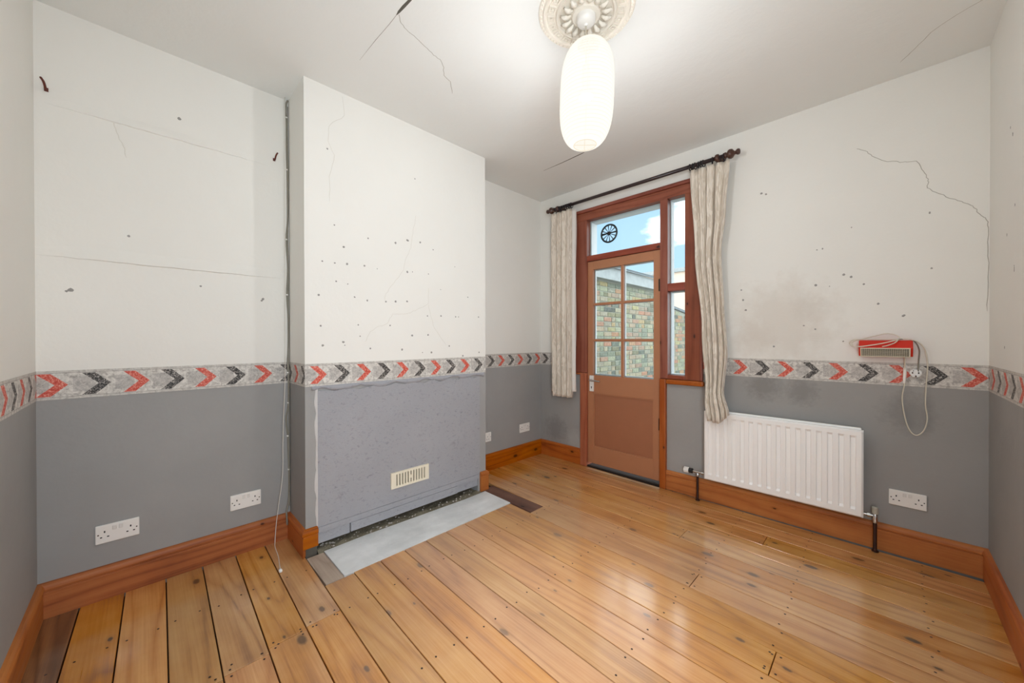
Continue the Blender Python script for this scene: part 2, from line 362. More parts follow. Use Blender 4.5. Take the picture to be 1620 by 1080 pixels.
def border_mat():
    t = NT('border_paper'); uv = t.n('ShaderNodeUVMap').outputs[0]
    sep = t.n('ShaderNodeSeparateXYZ'); t.put(sep.inputs[0], uv); U = sep.outputs[0]; V = sep.outputs[1]   # U in half repeats, V 0..1
    P = 0.132; Hh = 0.129
    k = t.math('CEIL', U); x = t.math('MULTIPLY', t.math('SUBTRACT', U, k), P)          # -P..0, tip at 0
    par = t.math('ABSOLUTE', t.math('MODULO', k, 2.0)); black = t.math('GREATER_THAN', par, 0.5)
    dz = t.math('ABSOLUTE', t.math('MULTIPLY', t.math('SUBTRACT', V, 0.5), Hh))
    outer = t.math('LESS_THAN', t.math('ADD', x, dz), 0.0)                                # x < -dz
    inner = t.math('GREATER_THAN', t.math('ADD', t.math('ADD', x, t.math('MULTIPLY', dz, 1.04)), 0.039), 0.0)
    inz = t.math('LESS_THAN', dz, 0.0505)
    chev = t.math('MULTIPLY', t.math('MULTIPLY', outer, inner), inz)
    p = t.pos()
    n1 = t.noise(p, 55, 5, 0.7, 0.8); n2 = t.noise(p, 130, 4, 0.65, 1.0)
    paper = t.ramp(n1, (0.36, s2l((160, 156, 151))), (0.5, s2l((200, 197, 191))), (0.62, s2l((220, 217, 211))))
    blk = t.math('MULTIPLY', t.math('MULTIPLY', t.math('LESS_THAN', x, -0.055), t.math('GREATER_THAN', x, -0.118)), t.math('LESS_THAN', dz, 0.034))
    paper = t.mix(t.math('MULTIPLY', blk, 0.5), paper, t.ramp(n2, (0.35, s2l((118, 116, 116))), (0.65, s2l((190, 184, 180)))))
    vein = t.math('MULTIPLY', t.math('LESS_THAN', t.math('ABSOLUTE', t.math('ADD', t.math('ADD', x, t.math('MULTIPLY', dz, 1.9)), 0.004)), 0.003), t.math('LESS_THAN', dz, 0.05))
    paper = t.mix(t.math('MULTIPLY', vein, 0.7), paper, s2l((228, 224, 216)))
    red = t.ramp(n2, (0.38, s2l((186, 58, 44))), (0.52, s2l((208, 92, 74))), (0.64, s2l((226, 166, 150))))
    blackc = t.ramp(n2, (0.42, s2l((40, 38, 37))), (0.52, s2l((72, 69, 67))), (0.60, s2l((176, 171, 165))))
    col = t.mix(chev, paper, t.mix(black, red, blackc))
    edge = t.math('GREATER_THAN', dz, 0.0525); line = t.math('LESS_THAN', t.math('ABSOLUTE', t.math('SUBTRACT', dz, 0.0535)), 0.0012)
    col = t.mix(t.math('MULTIPLY', edge, 0.35), col, s2l((182, 178, 172)))
    col = t.mix(t.math('MULTIPLY', line, 0.55), col, s2l((120, 116, 110)))
    MAT['border_paper'] = t.bsdf(col, 0.6)
border_mat()

def brick_mat():
    for name, far in (('stock_brick', False), ('stock_brick_far', True)):
        t = NT(name); o = t.pos(); r = t.n('ShaderNodeNewGeometry').outputs['Random Per Island'] if far else t.rnd()
        c = t.ramp(r, (0.0, s2l((58, 66, 66))), (0.10, s2l((112, 120, 106))), (0.28, s2l((160, 164, 134))), (0.46, s2l((176, 152, 126))), (0.60, s2l((140, 146, 130))), (0.76, s2l((184, 118, 88))), (0.88, s2l((176, 166, 112))), (1.0, s2l((52, 60, 62))))
        n = t.noise(o, 22, 6, 0.75)
        col = t.mix(t.ramp(n, (0.35, 0.0), (0.65, 1.0)), t.mix(0.45, c, s2l((70, 76, 68))), t.mix(0.25, c, s2l((200, 202, 186))))
        MAT[name] = t.bsdf(col, 0.9, t.bump(t.noise(o, 60, 4), 0.6, 0.01))
brick_mat()

# ------------------------------------------------------------------ structure
def struct(o): o['kind'] = 'structure'; return o
TH = 0.25
m = MB(); m.box(-TH, W + .1, -D - .1, TH, -0.14, -0.026); floor = struct(m.build('floor', MAT['void_brown']))
m = MB(); m.box(-TH, W + .1, -D - .1, TH, H, H + .12); ceiling = struct(m.build('ceiling', MAT['ceiling_paint']))
m = MB(); m.box(-.1, 0, -D - .1, 0, -.026, H); wall_left = struct(m.build('wall_left', MAT['wall_paint']))
m = MB(); m.box(W, W + .1, -2.44, 0, -.026, H); m.box(W, W + .1, -D - .1, -3.28, -.026, H); m.box(W, W + .1, -3.28, -2.44, 2.02, H); wall_right = struct(m.build('wall_right', MAT['wall_paint']))  # doorway gap added to let the fill light in
m = MB()      # wall with the garden door unit
m.box(-.1, 0.436, 0, TH, -.026, H); m.box(1.632, W + .1, 0, TH, -.026, H); m.box(.436, 1.632, 0, TH, 2.468, H)
m.box(.436, .518, 0, TH, -.026, .890); m.box(1.355, 1.632, 0, TH, -.026, .858)
wall_back = struct(m.build('wall_back', MAT['wall_paint_back']))
m = MB()      # wall behind the camera
m.box(0, W, -D - .1, -D, -.026, H)
wall_near = struct(m.build('wall_front', MAT['wall_paint']))
m = MB()      # chimney breast with the low slot under the board
m.box(0, CX, CY1, CY2, .112, H); m.box(0, CX, CY1, -2.330, .046, .112); m.box(0, CX - .03, CY1, -2.330, -.026, .046); m.box(0, CX, -1.138, CY2, -.026, .112); m.box(0, .17, -2.330, -1.138, -.026, .112)
wall_chim = struct(m.build('wall_chimney', MAT['wall_paint']))
# shallow plaster steps on the left wall
m = MB()
for z, d, y0, y1, hh in ((2.268, .007, -3.34, -2.50, .05), (1.597, .008, -D, -2.40, .07)):
    n = 24; v = []; f = []
    for i in range(n + 1):
        y = y0 + (y1 - y0) * i / n; zz = z + R.uniform(-.002, .002); e = min(1, i / 5, (n - i) / 8)
        e = max(e, .05); v += [(-.002, y, zz - .004), (d * e, y, zz), (d * e * .6, y, zz + hh * .4), (-.002, y, zz + hh)]
    for i in range(n):
        for k in range(3): f.append((i * 4 + k, i * 4 + k + 1, i * 4 + 5 + k, i * 4 + 4 + k))
    m.add(v, f)
m.build('plaster_step', MAT['wall_paint'], wall_left)

# floorboards --------------------------------------------------------------
lines = [-3.40, -3.247, -3.103, -2.958, -2.814, -2.67, -2.53, -2.388, -2.243, -2.098, -1.952, -1.808, -1.664, -1.517, -1.378, -1.235, -1.087, -.945, -.803, -.665, -.528, -.39, -.25, -.115, .02]
SL = -.0225
def ly(i, x): return lines[i] + SL * x
def plank(name, mat, xa, xb, i, g=.0045, top=0.0, y0=None, y1=None):
    a = (lambda x: ly(i, x) + g / 2) if y0 is None else (lambda x: y0)
    b = (lambda x: ly(i + 1, x) - g / 2) if y1 is None else (lambda x: y1)
    c = .0012
    cl = lambda y: min(max(y, -D + .001), -.001)
    v = [(xa, cl(a(xa)), -.024), (xb, cl(a(xb)), -.024), (xb, cl(b(xb)), -.024), (xa, cl(b(xa)), -.024)]
    v += [(xa, cl(a(xa)), top - c), (xb, cl(a(xb)), top - c), (xb, cl(b(xb)), top - c), (xa, cl(b(xa)), top - c)]
    v += [(xa + c, cl(a(xa)) + c, top), (xb - c, cl(a(xb)) + c, top), (xb - c, cl(b(xb)) - c, top), (xa + c, cl(b(xa)) - c, top)]
    f = [(0, 3, 2, 1), (8, 9, 10, 11)] + [(k, (k + 1) % 4, 4 + (k + 1) % 4, 4 + k) for k in range(4)] + [(4 + k, 4 + (k + 1) % 4, 8 + (k + 1) % 4, 8 + k) for k in range(4)]
    mm = MB(); mm.add(v, f)
    cx, cyy = (xa + xb) / 2, (a(xa) + b(xb)) / 2
    return mm.build(name, mat, floor, loc=(cx, cyy, 0))
nails = MB()
def nail(x, y, r=.0042):
    n = 7; nails.add([(x, y, .0012)] + [(x + r * math.cos(2 * PI * k / n) * 1.1, y + r * math.sin(2 * PI * k / n), .0006) for k in range(n)], [(0, 1 + k, 1 + (k + 1) % n) for k in range(n)])
joists = (.455, .90, 1.415, 1.93, 2.31, 2.76)
XE = W - .001
for i in range(len(lines) - 1):
    ymid = (lines[i] + lines[i + 1]) / 2
    start = .001
    if CY1 - .02 < ymid < -2.24: start = .651
    elif -2.24 < ymid < -1.12: start = .642
    elif -1.10 < ymid < -.98: start = .849
    segs = [start]
    if i in (4, 5, 6): segs.append({4: .918, 5: .889, 6: .875}[i])
    if i == 3: segs.append(.93)
    if i == 16: segs.append(1.93)
    if i == 14: segs.append(2.312)
    if i in (8, 11): segs.append(2.70)
    if i in (19, 21): segs.append(1.72 if i == 19 else 2.1)
    segs.append(XE)
    for a, b in zip(segs, segs[1:]):
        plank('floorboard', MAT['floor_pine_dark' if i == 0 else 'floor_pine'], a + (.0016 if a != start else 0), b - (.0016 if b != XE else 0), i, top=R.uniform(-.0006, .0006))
    for x in joists:
        if x > start + .05:
            for q in (.2, .8):
                dx = R.uniform(-.012, .012)
                nail(x + dx - .012, lines[i] + SL * x + (lines[i + 1] - lines[i]) * (q + R.uniform(-.05, .05)))
    for s in segs[1:-1]:
        for dx in (-.018, .018):
            for q in (.15, .85): nail(s + dx, lines[i] + SL * s + (lines[i + 1] - lines[i]) * q)
nails.build('nail_heads', MAT['nail_dark'], floor, kind='stuff')
o = plank('floorboard', MAT['patch_wood'], .335, .648, 7, y0=-2.395, y1=-2.306); o['label'] = 'short greyed patch board beside the hearth'
o = plank('floorboard', MAT['dark_plank'], .300, .846, 16, y0=-1.092, y1=-.966); o['label'] = 'short dark stained plank at the end of the hearth'

# hearth slab and rubble -----------------------------------------------------
hp = [(.330, -2.302), (.640, -2.304), (.641, -2.05), (.638, -1.60), (.636, -1.096), (.345, -1.092), (.352, -1.30), (.338, -1.7), (.325, -2.05)]
m = MB(); m.prism(hp, -.026, .003)
h = m.build('hearth_slab', MAT['hearth_grey'])
tag(h, 'pale grey concrete hearth slab set flush in the floor below the boarded fireplace', 'hearth')
m = MB(); m.prism([(.31, -1.093), (.64, -1.097), (.655, -1.066), (.31, -1.062)], -.026, -.002)
m.build('mortar_strip', MAT['mortar_strip'], floor)
m = MB(); nx, ny = 8, 60; v = []; f = []
for j in range(ny + 1):
    for i in range(nx + 1):
        x = .165 + (.350 - .165) * i / nx; y = -2.33 + (1.225) * j / ny
        z = -.004 + .016 * abs(math.sin(j * .37 + i * .9)) * R.uniform(.3, 1.0) + .012 * math.sin(j * .11) * (1 - i / nx)
        if i >= nx - 1: z = -.006
        v.append((x, y, z))
for j in range(ny):
    for i in range(nx): f.append((j * (nx + 1) + i, j * (nx + 1) + i + 1, (j + 1) * (nx + 1) + i + 1, (j + 1) * (nx + 1) + i))
m.add(v, f); rb = m.build('mortar_bed', MAT['rubble'], floor, True); rb['kind'] = 'stuff'
m = MB()
for k in range(70):
    x = R.uniform(.25, .335); y = R.uniform(-2.30, -1.13); r = R.uniform(.003, .011)
    pts = [(r * R.uniform(.6, 1.2) * a, r * R.uniform(.6, 1.2) * b, r * R.uniform(.4, .9) * c) for a, b, c in ((1, 0, 0), (0, 1, 0), (-1, 0, 0), (0, -1, 0), (0, 0, 1), (0, 0, -1))]
    m.add([(x + a, y + b, .009 + c) for a, b, c in pts], [(0, 1, 4), (1, 2, 4), (2, 3, 4), (3, 0, 4), (1, 0, 5), (2, 1, 5), (3, 2, 5), (0, 3, 5)])
g = m.build('rubble_crumbs', MAT['plaster_raw'], floor); g['kind'] = 'stuff'

m = MB(); m.box(CX - .03, CX - .004, CY1 + .002, -2.332, -.02, .045); m.build('gap_shade', MAT['gap_dark'], wall_chim)  # dark box painting the shade of the gap under the skirting
# board closing the fireplace ---------------------------------------------------
fb = empty('fireplace_board', (CX, -1.73, .13))
tag(fb, 'rough grey painted board closing the fireplace opening of the chimney breast', 'board')
m = MB(); n = 40; top = []
pts = [(-2.330, .146)] + [(-2.330, .926)] + [(-2.33 + 1.205 * i / n, .926 + .006 * math.sin(i * 1.3) + R.uniform(-.004, .004)) for i in range(1, n)] + [(-1.125, .928), (-1.125, .146)]
m.sweep(pts, [((CX, 0, 0), (0, 1, 0), (0, 0, 1)), ((CX + .008, 0, 0), (0, 1, 0), (0, 0, 1))])
m.build('board_sheet', MAT['board_grey'], fb)
m = MB(); m.box(CX, CX + .012, -2.328, -1.14, .112, .145); m.build('top_batten', MAT['board_grey'], fb)
m = MB(); m.box(CX - .012, CX + .004, -2.328, -2.150, .050, .111); m.build('lower_batten', MAT['board_grey'], fb)
m = MB(); m.box(CX - .008, CX + .016, -2.147, -1.353, .058, .111); m.build('lower_batten', MAT['board_grey'], fb)
m = MB(); m.box(CX - .012, CX + .002, -1.350, -1.145, .055, .111); m.build('lower_batten', MAT['board_grey'], fb)
# torn plaster edges around the board
m = MB(); v = []; f = []; n = 34
for i in range(n + 1):
    z = .150 + .79 * i / n; a = -2.335 - .010 * abs(math.sin(i * .45) * math.sin(i * .17)) - R.uniform(0, .003); b = -2.329 + R.uniform(-.001, .001)
    v += [(CX, a, z), (CX + .006, (a + b) / 2, z), (CX + .008, b, z)]
for i in range(n): f += [(i * 3, i * 3 + 1, i * 3 + 4, i * 3 + 3), (i * 3 + 1, i * 3 + 2, i * 3 + 5, i * 3 + 4)]
m.add(v, f); m.build('plaster_edge', MAT['plaster_pale'], wall_chim, True)
m = MB(); v = []; f = []; n = 50
for i in range(n + 1):
    y = -2.36 + 1.28 * i / n; zt = .957; zb = .932 + .010 * math.sin(i * .7) + R.uniform(-.006, .006)
    v += [(CX + .001, y, zt), (CX + .010, y, zt - .006), (CX + .012, y, zb + .004), (CX, y, zb - .004)]
for i in range(n):
    for k in range(3): f.append((i * 4 + k, i * 4 + k + 1, i * 4 + 5 + k, i * 4 + 4 + k))
m.add(v, f); m.build('plaster_edge', MAT['board_grey'], wall_chim, True)

# skirting boards ---------------------------------------------------------------
prof = [(0, 0), (.018, 0), (.018, .112), (.0155, .115), (.0155, .119), (.021, .122), (.0225, .130), (.0215, .138), (.017, .147), (.010, .153), (0, .155)]
def skirt(name, p0, p1, inward, mat, zb=0.0, parent=None, m0=0, m1=0):
    p0 = Vector((*p0, 0)); p1 = Vector((*p1, 0)); A = Vector((*inward, 0)); d = (p1 - p0).normalized()
    pr = [(a, max(b, zb)) for a, b in prof]
    mm = MB(); n = len(pr)
    v = [p0 + A * a + d * (a * m0) + Vector((0, 0, b)) for a, b in pr] + [p1 + A * a - d * (a * m1) + Vector((0, 0, b)) for a, b in pr]
    mm.add(v, [(i, (i + 1) % n, n + (i + 1) % n, n + i) for i in range(n)] + [tuple(range(n - 1, -1, -1)), tuple(range(n, 2 * n))])
    o = mm.build(name, MAT[mat], parent, loc=tuple((p0 + p1) / 2)); 
    if not parent: o['kind'] = 'structure'
    return o
skirt('baseboard_left', (0, -D), (0, CY1), (1, 0), 'skirting_y', m0=1, m1=1)
skirt('baseboard_chimney', (0, CY1), (CX, CY1), (0, -1), 'skirting_x', m0=1, m1=-1)
skirt('baseboard_chimney_front', (CX, CY1), (CX, -2.332), (1, 0), 'skirting_y', zb=.048, m0=-1)
skirt('baseboard_chimney_end', (CX, -1.120), (CX, CY2), (1, 0), 'skirting_y', m1=-1)
skirt('baseboard_chimney_return', (0, CY2), (CX, CY2), (0, 1), 'skirting_x', m0=1, m1=-1)
skirt('baseboard_alcove', (0, CY2), (0, 0), (1, 0), 'skirting_y', m0=1, m1=1)
skirt('baseboard_back_left', (0, 0), (.518, 0), (0, -1), 'skirting_x', m0=1)
skirt('baseboard_back_right', (1.355, 0), (W, 0), (0, -1), 'skirting_x', m1=1)
skirt('baseboard_right', (W, 0), (W, -2.44), (-1, 0), 'skirting_y', m0=1, m1=1)
skirt('baseboard_front', (W, -D), (0, -D), (0, 1), 'skirting_x', m1=1)

# wallpaper border ----------------------------------------------------------------
BZ0, BZ1 = .9565, 1.0855
def border(name, p0, p1, inward, u0, u1, wob=True):
    n = 12; me = bpy.data.meshes.new(name); v = []; f = []; uv = []
    for i in range(n + 1):
        t_ = i / n; x = p0[0] + (p1[0] - p0[0]) * t_ + inward[0] * .0012; y = p0[1] + (p1[1] - p0[1]) * t_ + inward[1] * .0012
        v += [(x, y, BZ0), (x, y, BZ1)]; uv.append(u0 + (u1 - u0) * t_)
    for i in range(n): f.append((2 * i, 2 * i + 2, 2 * i + 3, 2 * i + 1))
    # thickness: back edge
    me.from_pydata(v, [], f); l = me.uv_layers.new(name='UVMap')
    for p in me.polygons:
        for li in p.loop_indices:
            vi = me.loops[li].vertex_index; l.data[li].uv = (uv[vi // 2], vi % 2)
    me.materials.append(MAT['border_paper']); o = bpy.data.objects.new(name, me); COL.objects.link(o)
    md = o.modifiers.new('thickness', 'SOLIDIFY'); md.thickness = .0011; md.offset = -1 if False else 0
    o['kind'] = 'structure'; return o
P = .132
def U(c, tip): return (c - tip) / P
border('trim_1', (0, -D), (0, CY1), (1, 0), U(-D, -3.277), U(CY1, -3.277))
border('trim_2', (0, CY1), (CX, CY1), (0, -1), U(0, .198), U(CX, .198))
border('trim_3', (CX, CY1), (CX, CY2), (1, 0), U(CY1, -2.277), U(CY2, -2.277))
border('trim_4', (CX, CY2), (0, CY2), (0, 1), 0, 2.36)
border('trim_5', (0, CY2), (0, 0), (1, 0), U(CY2, -.541), U(0, -.541))
border('trim_6', (0, 0), (.436, 0), (0, -1), U(0, -.022), U(.436, -.022))
border('trim_7', (1.632, 0), (W, 0), (0, -1), U(1.632, 1.926), U(W, 1.926))
border('trim_8', (W, 0), (W, -2.44), (-1, 0), U(0, .422), U(2.44, .422))
border('trim_9', (W, -D), (0, -D), (0, 1), U(-W, -.212), U(0, -.212))

# cracks, holes -------------------------------------------------------------------
def ribbon(name, pts, fn, w, mat, parent):
    """pts 2-d along a surface, fn maps (a,b,off) to 3-d"""
    m = MB(); v = []; f = []; n = len(pts); ww = w if isinstance(w, list) else [w * (1 if i < n - 1 else .3) for i in range(n)]
    for i, (a, b) in enumerate(pts):
        p, q = pts[max(i - 1, 0)], pts[min(i + 1, n - 1)]; dx, dy = q[0] - p[0], q[1] - p[1]; L = math.hypot(dx, dy) or 1
        nx, ny = -dy / L * ww[i] / 2, dx / L * ww[i] / 2
        v += [fn(a + nx, b + ny, .0002), fn(a, b, .0010), fn(a - nx, b - ny, .0002)]
    for i in range(n - 1): f += [(3 * i, 3 * i + 1, 3 * i + 4, 3 * i + 3), (3 * i + 1, 3 * i + 2, 3 * i + 5, 3 * i + 4)]
    m.add(v, f); return m.build(name, MAT[mat], parent)
def jag(pts, k=5, a=.006):
    out = []
    for (x, y), (x2, y2) in zip(pts, pts[1:]):
        L = math.hypot(x2 - x, y2 - y)
        for j in range(k):
            t_ = j / k; s = 0 if j == 0 else a
            out.append((x + (x2 - x) * t_ + R.uniform(-s, s), y + (y2 - y) * t_ + R.uniform(-s, s)))
    return out + [pts[-1]]
ceil = lambda a, b, o: (a, b, H - o); left = lambda a, b, o: (o, a, b); chim = lambda a, b, o: (CX + o, a, b)
back = lambda a, b, o: (a, -o, b); right = lambda a, b, o: (W - o, a, b)
c1 = [(1.148, -2.205), (1.077, -2.211), (1.044, -2.209)]
ribbon('crack', [(1.24, -2.20), (1.148, -2.205), (1.10, -2.209), (1.06, -2.211), (1.037, -2.211)], ceil, [.008, .012, .014, .011, .003], 'gap_dark', ceiling)
c1 = [(1.047, -2.205), (1.012, -2.176), (.997, -2.139), (.990, -2.096), (.976, -2.046), (.968, -2.008), (.951, -1.959), (.951, -1.918), (.916, -1.871), (.866, -1.836), (.851, -1.782), (.773, -1.712)]
ribbon('crack', jag(c1, 3, .003), ceil, .0032, 'crack_dark', ceiling)
ribbon('crack', [(1.037, -2.211), (.970, -2.211), (.832, -2.216), (.648, -2.218)], ceil, .0028, 'crack_dark', ceiling)
ribbon('crack', jag([(2.96, -.46), (2.907, -.431), (2.838, -.396), (2.764, -.334), (2.715, -.242), (2.665, -.158)], 4, .004), ceil, .0032, 'crack_dark', ceiling)
ribbon('crack', [(.935, -.560), (.907, -.558), (.710, -.547), (.502, -.545)], ceil, [.005, .0105, .0085, .003], 'gap_dark', ceiling)
c4 = [(2.49, 2.36), (2.526, 2.335), (2.555, 2.294), (2.605, 2.249), (2.670, 2.217), (2.731, 2.205), (2.757, 2.142), (2.776, 2.091), (2.771, 2.056), (2.791, 2.021), (2.839, 1.976), (2.893, 1.938), (2.929, 1.905), (2.951, 1.859), (2.972, 1.825), (2.979, 1.783), (2.977, 1.640), (2.979, 1.504), (2.976, 1.36)]
ribbon('crack', jag(c4, 4, .004), back, .0030, 'crack_dark', wall_back)
for pts in ([(-1.691, 2.083), (-1.713, 1.957), (-1.729, 1.852), (-1.767, 1.774), (-1.783, 1.695), (-1.859, 1.592), (-1.913, 1.522), (-1.918, 1.476)],
            [(-1.591, 1.590), (-1.591, 1.480), (-1.693, 1.424), (-1.778, 1.396), (-1.865, 1.392), (-1.900, 1.330), (-1.976, 1.301), (-2.017, 1.273), (-2.049, 1.207)],
            [(-1.591, 1.470), (-1.574, 1.400), (-1.545, 1.310), (-1.50, 1.254), (-1.44, 1.18)],
            [(-2.184, 2.680), (-2.171, 2.574), (-2.258, 2.475), (-2.265, 2.384), (-2.229, 2.315), (-2.259, 2.181), (-2.256, 2.031)]):
    ribbon('crack', jag(pts, 4, .004), chim, .0028, 'crack_faint', wall_chim)
ribbon('crack', jag([(-3.131, 2.261), (-3.115, 2.206), (-3.095, 2.153), (-3.089, 2.109)], 4, .004), left, .003, 'crack_faint', wall_left)
def holes(parent, fn, pts, r=.0062, mat='hole_grey'):
    m = MB()
    for a, b in pts:
        n = 8; rr = r * R.uniform(.55, 1.25); v = [fn(a, b, .0012)] + [fn(a + rr * R.uniform(.75, 1.2) * math.cos(2 * PI * k / n), b + rr * R.uniform(.75, 1.2) * math.sin(2 * PI * k / n), .0004) for k in range(n)]
        m.add(v, [(0, 1 + k, 1 + (k + 1) % n) for k in range(n)])
    o = m.build('nail_holes', MAT[mat], parent); o['kind'] = 'stuff'
holes(wall_back, back, [(2.007, 2.229), (2.034, 2.216), (2.467, 1.895), (2.305, 1.787), (2.333, 1.790), (2.781, 1.909), (2.781, 1.904), (2.789, 1.604), (2.467, 1.597), (2.433, 1.614), (2.300, 1.564), (2.367, 1.550), (2.522, 1.547), (1.914, 1.428), (1.886, 1.573), (2.687, 1.354), (2.683, 1.351), (2.583, 1.426), (2.240, 1.309), (2.298, 1.284), (2.431, 1.207), (2.079, 1.171), (1.898, 1.501)])
holes(wall_right, right, [(-.510, 1.767), (-.502, 1.520), (-.503, 1.511), (-.502, 1.502), (-.372, 1.672), (-.337, 1.182), (-.466, 2.076), (-.47, 2.07), (-.429, 2.115)])
holes(wall_chim, chim, [(-2.232, 1.901), (-2.028, 1.861), (-1.843, 1.866), (-1.757, 1.900), (-1.751, 1.898), (-1.657, 1.904), (-1.552, 1.871), (-2.178, 1.780), (-2.299, 1.677), (-2.230, 1.677), (-2.159, 1.681), (-2.052, 1.685), (-1.970, 1.677), (-1.757, 1.684), (-1.718, 1.690), (-1.591, 1.691), (-1.360, 1.774), (-2.222, 1.569), (-2.155, 1.560), (-2.319, 1.481), (-2.116, 1.486), (-2.113, 1.483), (-2.035, 1.469), (-1.911, 1.471), (-1.843, 1.476), (-1.760, 1.483), (-1.600, 1.391), (-1.486, 1.396), (-1.354, 1.396), (-1.327, 1.395), (-1.128, 1.403), (-1.488, 1.589), (-1.237, 1.553), (-2.309, 1.303), (-2.092, 1.314), (-1.883, 1.316), (-2.081, 1.244), (-2.183, 1.208), (-2.174, 1.189), (-2.299, 1.189), (-2.017, 1.167), (-1.798, 1.156), (-1.722, 1.251), (-1.595, 1.256), (-1.641, 1.132), (-1.568, 1.130), (-1.413, 1.175), (-1.287, 1.097), (-1.125, 1.120), (-2.269, 2.337), (-1.697, 2.336)])
holes(wall_left, left, [(-3.280, 1.443), (-3.273, 1.447), (-3.268, 1.450), (-2.530, 1.465), (-2.536, 1.455), (-2.897, 2.380), (-3.083, 1.730), (-2.815, 1.513)], .0085)

# ------------------------------------------------------------------ window unit and garden door
FY0, FY1 = -.012, .085
win = empty('window_1', (1.03, 0, 1.67)); win['kind'] = 'structure'
def wbox(name, mat, x0, x1, z0, z1, y0=FY0, y1=FY1, par=win, ch=.0):
    mm = MB(); mm.box(x0, x1, y0, y1, z0, z1); o = mm.build(name, MAT[mat], par, loc=((x0 + x1) / 2, (y0 + y1) / 2, (z0 + z1) / 2))
    if ch:
        md = o.modifiers.new('bevel', 'BEVEL'); md.width = ch; md.segments = 2
    return o
wbox('jamb', 'frame_red_z', .462, .590, .900, 2.366, ch=.003)
wbox('jamb', 'frame_red_z', 1.500, 1.612, .900, 2.366, ch=.003)
wbox('head', 'frame_red_x', .462, 1.612, 2.366, 2.442, ch=.003)
wbox('architrave', 'frame_red_z', .436, .4615, .900, 2.442, y0=-.026, y1=.02, ch=.006)
wbox('architrave', 'frame_red_z', 1.6125, 1.634, .900, 2.442, y0=-.026, y1=.02, ch=.006)
wbox('architrave', 'frame_red_x', .436, 1.634, 2.4425, 2.472, y0=-.028, y1=.02, ch=.006)
wbox('mullion', 'frame_red_z', 1.302, 1.364, .900, 2.366, ch=.003)
wbox('transom', 'frame_red_x', .5905, 1.3015, 1.970, 2.022, ch=.004)
wbox('transom', 'frame_red_x', 1.3645, 1.4995, 1.612, 1.674, ch=.004)
wbox('bottom_rail', 'frame_red_x', 1.3645, 1.4995, .900, .932, ch=.003)
s = wbox('sill', 'post_orange_z', 1.357, 1.642, .860, .898, y0=-.036, y1=.08, ch=.010)
wbox('sill', 'post_orange_z', .434, .518, .880, .898, y0=-.026, y1=.08, ch=.005)
wbox('door_post', 'post_orange_z', .518, .588, 0, .898, y0=-.024, y1=.085, ch=.006)
wbox('door_post', 'post_orange_z', 1.303, 1.355, 0, .898, y0=-.030, y1=.085, ch=.006)
def glazed(par, x0, x1, z0, z1, y=.05, white=.012, out=.14, name='glass_pane'):
    mm = MB(); mm.box(x0, x1, y - .002, y + .002, z0, z1); mm.build(name, MAT['window_glass'], par)
    mm = MB(); w = white
    for a in ((x0, x0 + w, z0, z1), (x1 - w, x1, z0, z1), (x0 + w, x1 - w, z0, z0 + w), (x0 + w, x1 - w, z1 - w, z1)): mm.box(a[0], a[1], y + .003, out, a[2], a[3])
    mm.build('outer_bead', MAT['outer_white'], par)
glazed(win, .5905, 1.3015, 2.0225, 2.3655, white=.012, out=.15)
glazed(win, 1.3645, 1.4995, 1.6745, 2.3655, white=.006, out=.11)
glazed(win, 1.3645, 1.4995, .9325, 1.6115, white=.006, out=.11)
# dark glazing putty line inside panes
door = empty('door_1', (.944, 0, 0)); door['kind'] = 'structure'
DY0, DY1 = .004, .044
def dbox(name, mat, x0, x1, z0, z1, y0=DY0, y1=DY1, ch=.002): return wbox(name, mat, x0, x1, z0, z1, y0, y1, door, ch)
DX0, DX1, DZ0, DZ1 = .5915, 1.2995, .040, 1.966
GX0, GX1, GZ0, GZ1 = .650, 1.241, .882, 1.887
dbox('stile', 'door_paint', DX0, GX0, DZ0, DZ1); dbox('stile', 'door_paint', GX1, DX1, DZ0, DZ1)
dbox('rail', 'door_paint', GX0, GX1, GZ1, DZ1); dbox('rail', 'door_paint', GX0, GX1, .712, GZ0); dbox('rail', 'door_paint', GX0, GX1, DZ0, .198)
dbox('panel', 'door_panel_paint', GX0, GX1, .198, .712, DY0 + .014, DY1 - .008, 0)
mm = MB()
for a in ((GX0, GX0 + .010, .198, .712), (GX1 - .010, GX1, .198, .712), (GX0 + .01, GX1 - .01, .198, .208), (GX0 + .01, GX1 - .01, .702, .712)): mm.box(a[0], a[1], DY0 + .005, DY0 + .0135, a[2], a[3])
mm.build('panel_moulding', MAT['door_paint'], door)
dbox('muntin', 'door_paint', .938, .964, GZ0, GZ1, .008, .030)
zs = [GZ0, 1.214, 1.556, GZ1]
for z in zs[1:3]:
    dbox('muntin', 'door_paint', GX0, .938, z - .011, z + .011, .008, .030); dbox('muntin', 'door_paint', .964, GX1, z - .011, z + .011, .008, .030)
for a, b in ((GX0, .938), (.964, GX1)):
    for k in range(3):
        z0 = zs[k] + (.011 if k else 0); z1 = zs[k + 1] - (.011 if k < 2 else 0)
        mm = MB(); mm.box(a, b, .031, .034, z0, z1); mm.build('glass_pane', MAT['window_glass'], door)
mm = MB()
for x in (GX0 + .005, .951, GX1 - .005): mm.box(x - (.006 if x != .951 else .017), x + (.006 if x != .951 else .017), .035, .052, GZ0, GZ1)
for z in (GZ0 + .005, zs[1], zs[2], GZ1 - .003): mm.box(GX0, GX1, .0355, .0515, z - (.014 if GZ0 + .1 < z < GZ1 - .1 else .006), z + (.014 if GZ0 + .1 < z < GZ1 - .1 else .008))
mm.build('outer_bead', MAT['outer_white'], door)
hd = MB(); hd.box(.617, .660, -.006, .004, .728, .878); hd = hd.build('door_handle', MAT['white_plastic'], door); hd['label'] = 'white lever handle on a long plate'
